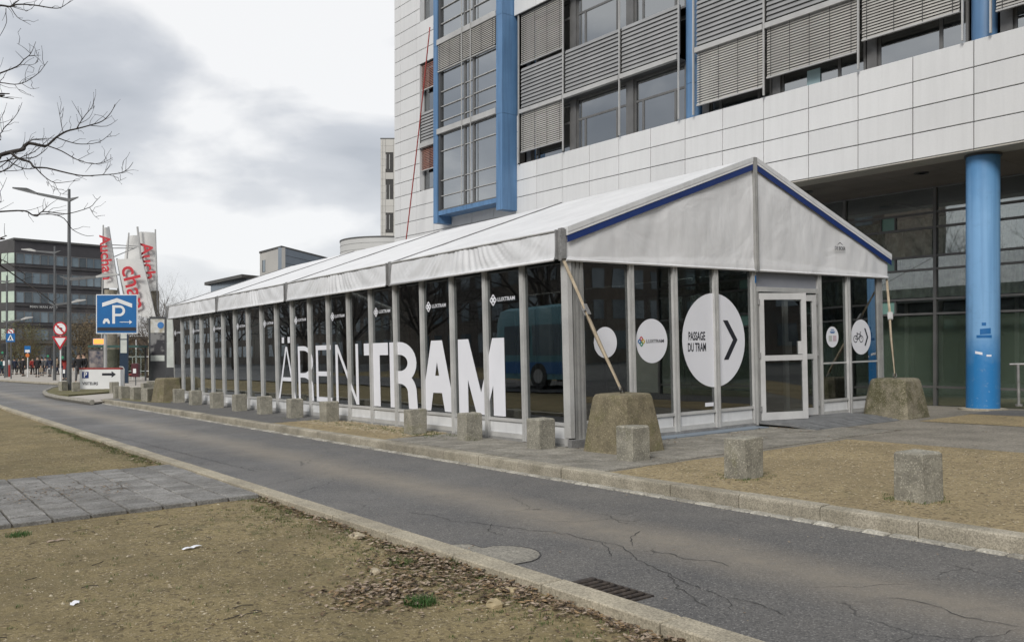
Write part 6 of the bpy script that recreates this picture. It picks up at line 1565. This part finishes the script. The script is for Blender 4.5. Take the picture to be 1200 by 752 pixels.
br([(-15,165),(0,157),(5,150),(15,140),(22,130),(26,120)], 8.6, 8.5, .009, .003, 3.6); br([(-6,150),(0,141),(6,128)], 8.6, 8.5, .005, .002); br([(0,157),(4,150),(2,132)], 8.6, 8.5, .004, .002)
br([(-15,240),(0,225),(8,208)], 8.2, 8.2, .006, .002, 2.7); br([(-15,310),(0,304),(15,312),(30,322)], 8.0, 8.1, .010, .004, 1.7); br([(-15,304),(0,311),(25,328),(50,345),(65,357)], 8.0, 8.3, .012, .004, 1.6); br([(-10,282),(0,279),(8,276)], 8, 8, .010, .006, 2.0)

# ============================================================ PEOPLE
def skin_mesh(name, joints, edges, radii, mat, sub=1):
    me = bpy.data.meshes.new(name); me.from_pydata(joints, edges, []); o = bpy.data.objects.new(name, me); col.objects.link(o)
    md = o.modifiers.new('skin', 'SKIN'); md.use_smooth_shade = True
    for i, r in enumerate(radii): me.skin_vertices[0].data[i].radius = (r, r) if not isinstance(r, tuple) else r
    me.skin_vertices[0].data[0].use_root = True
    if sub: s = o.modifiers.new('sub', 'SUBSURF'); s.levels = sub; s.render_levels = sub
    dg = bpy.context.evaluated_depsgraph_get(); m2 = bpy.data.meshes.new_from_object(o.evaluated_get(dg)); bpy.data.objects.remove(o); bpy.data.meshes.remove(me)
    m2.name = name; m2.materials.clear(); m2.materials.append(mat)
    for p in m2.polygons: p.use_smooth = True
    return m2
def person(X, Y, rz, lb, coat, trousers, h=1.72, stride=.16, arm=.1, bag=None):
    o = thing('person', lb, 'person', MW(X, Y, rz) @ Matrix.Diagonal((h/1.75,)*3+(1,)), 'people on the far pavement')
    s = stride; a = arm
    J = [(0,0,.95),(0,0,1.15),(0,0,1.40),(0,.0,1.50),(0,-.01,1.60),(0,-.02,1.70),
         (.10,0,.90),(.11,-s*.6,.50),(.11,-s,.08),(.12,-s-.14,.03),(-.10,0,.90),(-.11,s*.3,.50),(-.11,s,.10),(-.12,s-.12,.03),
         (.19,0,1.40),(.25,.03+a*.3,1.13),(.25,-.06-a,.90),(.25,-.08-a,.82),(-.19,0,1.40),(-.25,.05-a*.3,1.13),(-.25,.02+a*.6,.90),(-.25,.01+a*.7,.82)]
    E = [(0,1),(1,2),(2,3),(3,4),(4,5),(0,6),(6,7),(7,8),(8,9),(0,10),(10,11),(11,12),(12,13),(2,14),(14,15),(15,16),(16,17),(2,18),(18,19),(19,20),(20,21)]
    Rr = [.13,.12,.14,.05,.085,.09,.085,.055,.04,.04,.085,.055,.04,.04,.06,.042,.03,.038,.06,.042,.03,.038]
    for base, sg in ((17,1),(21,-1)):
        b = J[base]
        for q, (dx, L) in enumerate(((-.03,.07),(-.012,.085),(.008,.08),(.026,.065),(.0,.05))):
            J.append((b[0]+dx*(.9 if q<4 else 0), b[1]+(.0 if q<4 else -.045), b[2]-L)); E.append((base, len(J)-1)); Rr.append(.009)
    link('body', skin_mesh('body', J, E, Rr, M['skin']), o)
    link('coat', skin_mesh('coat', [J[0],(0,0,1.18),(0,0,1.42),(0,0,1.49),J[14],J[15],(J[16][0],J[16][1],.93),J[18],J[19],(J[20][0],J[20][1],.93),(0,0,.72)], [(0,1),(1,2),(2,3),(2,4),(4,5),(5,6),(2,7),(7,8),(8,9),(0,10)], [.175,.165,.18,.085,.085,.065,.055,.085,.065,.055,.175], M[coat]), o)
    link('trousers', skin_mesh('trousers', [(0,0,.92),J[6],J[7],(J[8][0],J[8][1],.13),J[10],J[11],(J[12][0],J[12][1],.14)], [(0,1),(1,2),(2,3),(0,4),(4,5),(5,6)], [.13,.10,.075,.06,.10,.075,.06], M[trousers]), o)
    MB().ball((0,.015,1.675), .108, 12, 8, (.92,1.0,1.02)).build('hair', M['hair'], o, smooth=True)
    MB().ball((0,-.112,1.635), .018, 6, 4, (.8,1,1.4)).build('nose', M['skin'], o)
    for sx in (-.035, .035): MB().ball((sx,-.098,1.665), .010, 6, 4).build('eye', M['ink'], o)
    for sg, j_ in ((1,8),(-1,12)): MB().bbox(J[j_][0]-.05, J[j_][0]+.05, J[j_][1]-.19, J[j_][1]+.06, -.01, .09, .02).build('shoe', M['cloth_black'], o)
    if bag: tag(MB().bbox(-.16,.16,-.07,.07,0,.34,.03).tube([(-.09,0,.33),(-.06,0,.45),(.06,0,.45),(.09,0,.33)], .012, 6).build('bag', M[bag], None, MW(X, Y, rz) @ Matrix.Translation((.28,-.16,.42))), 'small pale bag carried by the person in the long black coat', 'bag')
    return o
ppl = [(27,80,2.9,'person in black walking alone right of the red bollard','cloth_black','cloth_black',1.76,.2,None),
 (44,74,.4,'person in a long black coat, with a pale bag','cloth_black','cloth_black',1.76,.18,'cloth_tan'),
 (49,79,3.4,'person in dark grey behind the one with the pale bag','cloth_grey','cloth_black',1.70,.1,None),
 (58.5,74,.2,'person in a navy jacket with light trousers below the traffic light','cloth_navy','cloth_grey',1.68,.15,None),
 (76,60,.3,'person in a red jacket between the two lamp posts','cloth_red','cloth_navy',1.70,.1,None),
 (92,50,.8,'person in black left behind the visitor board','cloth_black','cloth_grey',1.74,.12,None),
 (98,51,-.5,'second person in black behind the visitor board','cloth_black','cloth_black',1.76,.12,None),
 (38,88,1.2,'person in maroon near the blue bus lane sign','cloth_red','cloth_black',1.66,.1,None),
 (2,86,1.5,'person in teal at the very left edge','cloth_teal','cloth_navy',1.70,.1,None),
 (17,90,4.0,'dark clothed person behind the red bollard','cloth_navy','cloth_black',1.72,.15,None),
 (22,92,.9,'dark clothed person left of the lone walker','cloth_grey','cloth_black',1.70,.1,None),
 (67,84,2.2,'person in a tan coat behind the middle lamp post','cloth_tan','cloth_navy',1.68,.14,None),
 (53,90,.1,'farthest person in grey between the walkers','cloth_grey','cloth_navy',1.72,.1,None),
 (117,53,.6,'person in white sitting height by the shelter poster','cloth_white','cloth_navy',1.62,.05,None)]
for x, Y, rz, lb, c1_, c2_, h_, st_, bg in ppl: person(pxX(x, Y), Y, rz, lb.replace('in white sitting height by','in white standing by'), c1_, c2_, h_, st_, .08, bg)

# ============================================================ WHAT THE PANES REFLECT: the other side of the street (left of the view)
tD = bare_tree_meshes(7, 11, 3.0, .22, 4, M['bark'], 4)
for i, (v, u, sc) in enumerate(((-12,6,1),(-13,15,1.1),(-12,25,.95),(-13,36,1.1),(-12.5,48,1.0),(-13,-6,1.05),(-12,-18,1.0),(-14,62,1.1),(-16,75,1.1),(-20,88,1.2),(-18,100,1.1),(-9,30,.8),(-9,42,.85),(-11,55,.9))):
    P_ = D2*v+D1*u; o = thing('street_tree', 'bare street tree across the road left of the view, '+('beside the bus','second beyond the bus','nearest to the parked bus front','third beyond the bus','fourth beyond the bus','level with the camera','behind the camera','fifth beyond the bus','before the far office row','beside the far office row','last of the row','small one by the service road','small one at mid distance','small far one')[i], 'tree', MW(P_.x, P_.y, i*1.3) @ Matrix.Diagonal((sc,sc,sc,1)), 'bare trees across the road'); link('trunk', tD[0], o); link('crown', tD[1], o)
for (v, u, W_, H_, lb) in ((-34, 66, 52, 19, 'dark office row across the road, middle one'), (-34, 8, 46, 17, 'dark office row across the road, nearest to the camera'), (-34, -50, 46, 18, 'dark office row across the road, behind the camera'), (-40, 128, 52, 22, 'dark office row across the road, far one'), (-42, 186, 52, 26, 'dark office row across the road, second to last'), (-42, 242, 52, 26, 'unseen dark office row added to keep sky out of the far panes')):  # farthest row is added out of view so the far panes mirror no sky
    o = thing('opposite_building', lb, 'building', GM @ Matrix.Translation((v, u, 0)) @ Matrix.Rotation(R(90), 4, 'Z'))
    MB().box(-26, 26 if W_ > 50 else 20, 0, 12, -2, H_).build('wall', M['opposite'], o)
    n = 16
    for r_ in range(5):
        for c in range(n):
            if r_ == 0 and c == 0: q_ = MB().box(0,1.7,-.06,-.02,0,1.9).mesh('window', M['glass_opp'])
            link('window', q_, o, Matrix.Translation((-25+c*2.8, 0, 1.2+r_*3.2)))
for i, (v, u, sc, lb) in enumerate(((2,-16,.9,'behind the camera over the road'),(9,-14,.8,'behind the camera right of the road'),(14,-20,1.0,'behind the camera, farther right'),(5,-24,1.1,'behind the camera, farther back'),(20,-15,.9,'behind the camera before the office front'),(-3,-14,1.0,'behind the camera on the left soil'))):
    P_ = D2*v+D1*u; o = thing('street_tree', 'bare street tree '+lb, 'tree', MW(P_.x, P_.y, i*1.9+.5) @ Matrix.Diagonal((sc,sc,sc,1)), 'bare trees across the road'); link('trunk', tD[0], o); link('crown', tD[1], o)
o = thing('opposite_building', 'unseen brown office row added behind the camera to fill the gable reflections', 'building', GM @ Matrix.Translation((8, -48, 0)) @ Matrix.Rotation(R(180), 4, 'Z'))  # added out of view so the gable panes do not mirror open sky
MB().box(-100, 30, 0, 12, -2, 14).build('wall', M['opposite'], o)
for r_ in range(4):
    for c in range(44): link('window', q_, o, Matrix.Translation((-98+c*2.8, 0, 1.2+r_*3.2)))
bus = thing('city_bus', 'white and blue city bus on the service road left of the view', 'bus', GM @ Matrix.Translation((-5.2, 22, -.08)))
mb = MB(); ring = [(-1.25,.35),(-1.27,1.2),(-1.22,2.4),(-1.05,2.95),(-.6,3.08),(.6,3.08),(1.05,2.95),(1.22,2.4),(1.27,1.2),(1.25,.35)]; n = len(ring)
st = [(-6.0,.80),(-5.8,.95),(-5.4,1.0),(5.4,1.0),(5.8,.97),(6.0,.90)]
for y_, k_ in st: mb.v += [(x*k_ if abs(y_) > 5.5 else x, y_+(.25*(z-1.2)*(.5 if y_ < -5.5 else -.1) if abs(y_) > 5.5 else 0), z*(1 if k_ == 1 else (.96+.04*k_))) for x, z in ring]
mb.f = [(i*n+k, i*n+(k+1)%n, (i+1)*n+(k+1)%n, (i+1)*n+k) for i in range(len(st)-1) for k in range(n)] + [tuple(range(n-1,-1,-1)), tuple((len(st)-1)*n+k for k in range(n))]
mb.build('body', M['bus_paint'], bus, smooth=True, angle=35)
for s in (-1, 1):
    for k in range(6): MB().box(*sorted((s*1.262, s*1.275)), -5.1+k*1.75, -3.5+k*1.75, 1.25, 2.35).build('window', M['glass_far'], bus)
    MB().box(*sorted((s*1.262, s*1.272)), -5.3, 5.3, .55, 1.0).build('side_stripe', M['bluep'], bus)
    for y_ in (-3.6, 3.2):
        w_o = link('wheel', None, bus); MB().cyl((s*1.0, y_, .48), (s*1.28, y_, .48), .48, n=24).build('tyre', M['rubber'], w_o, smooth=True, angle=40); MB().cyl((s*1.281, y_, .48), (s*1.30, y_, .48), .26, n=16).build('rim', M['hood'], w_o)
    MB().box(*sorted((s*.65, s*1.0)), -6.06, -6.0, .7, .9).build('headlight', M['lampglass'], bus)
MB().box(-1.0, 1.0, -5.99, -5.90, 1.2, 2.3).build('windscreen', M['glass_far'], bus); MB().box(-.7, .7, -5.86, -5.78, 2.5, 2.8).build('destination_display', M['orange_lit'], bus)
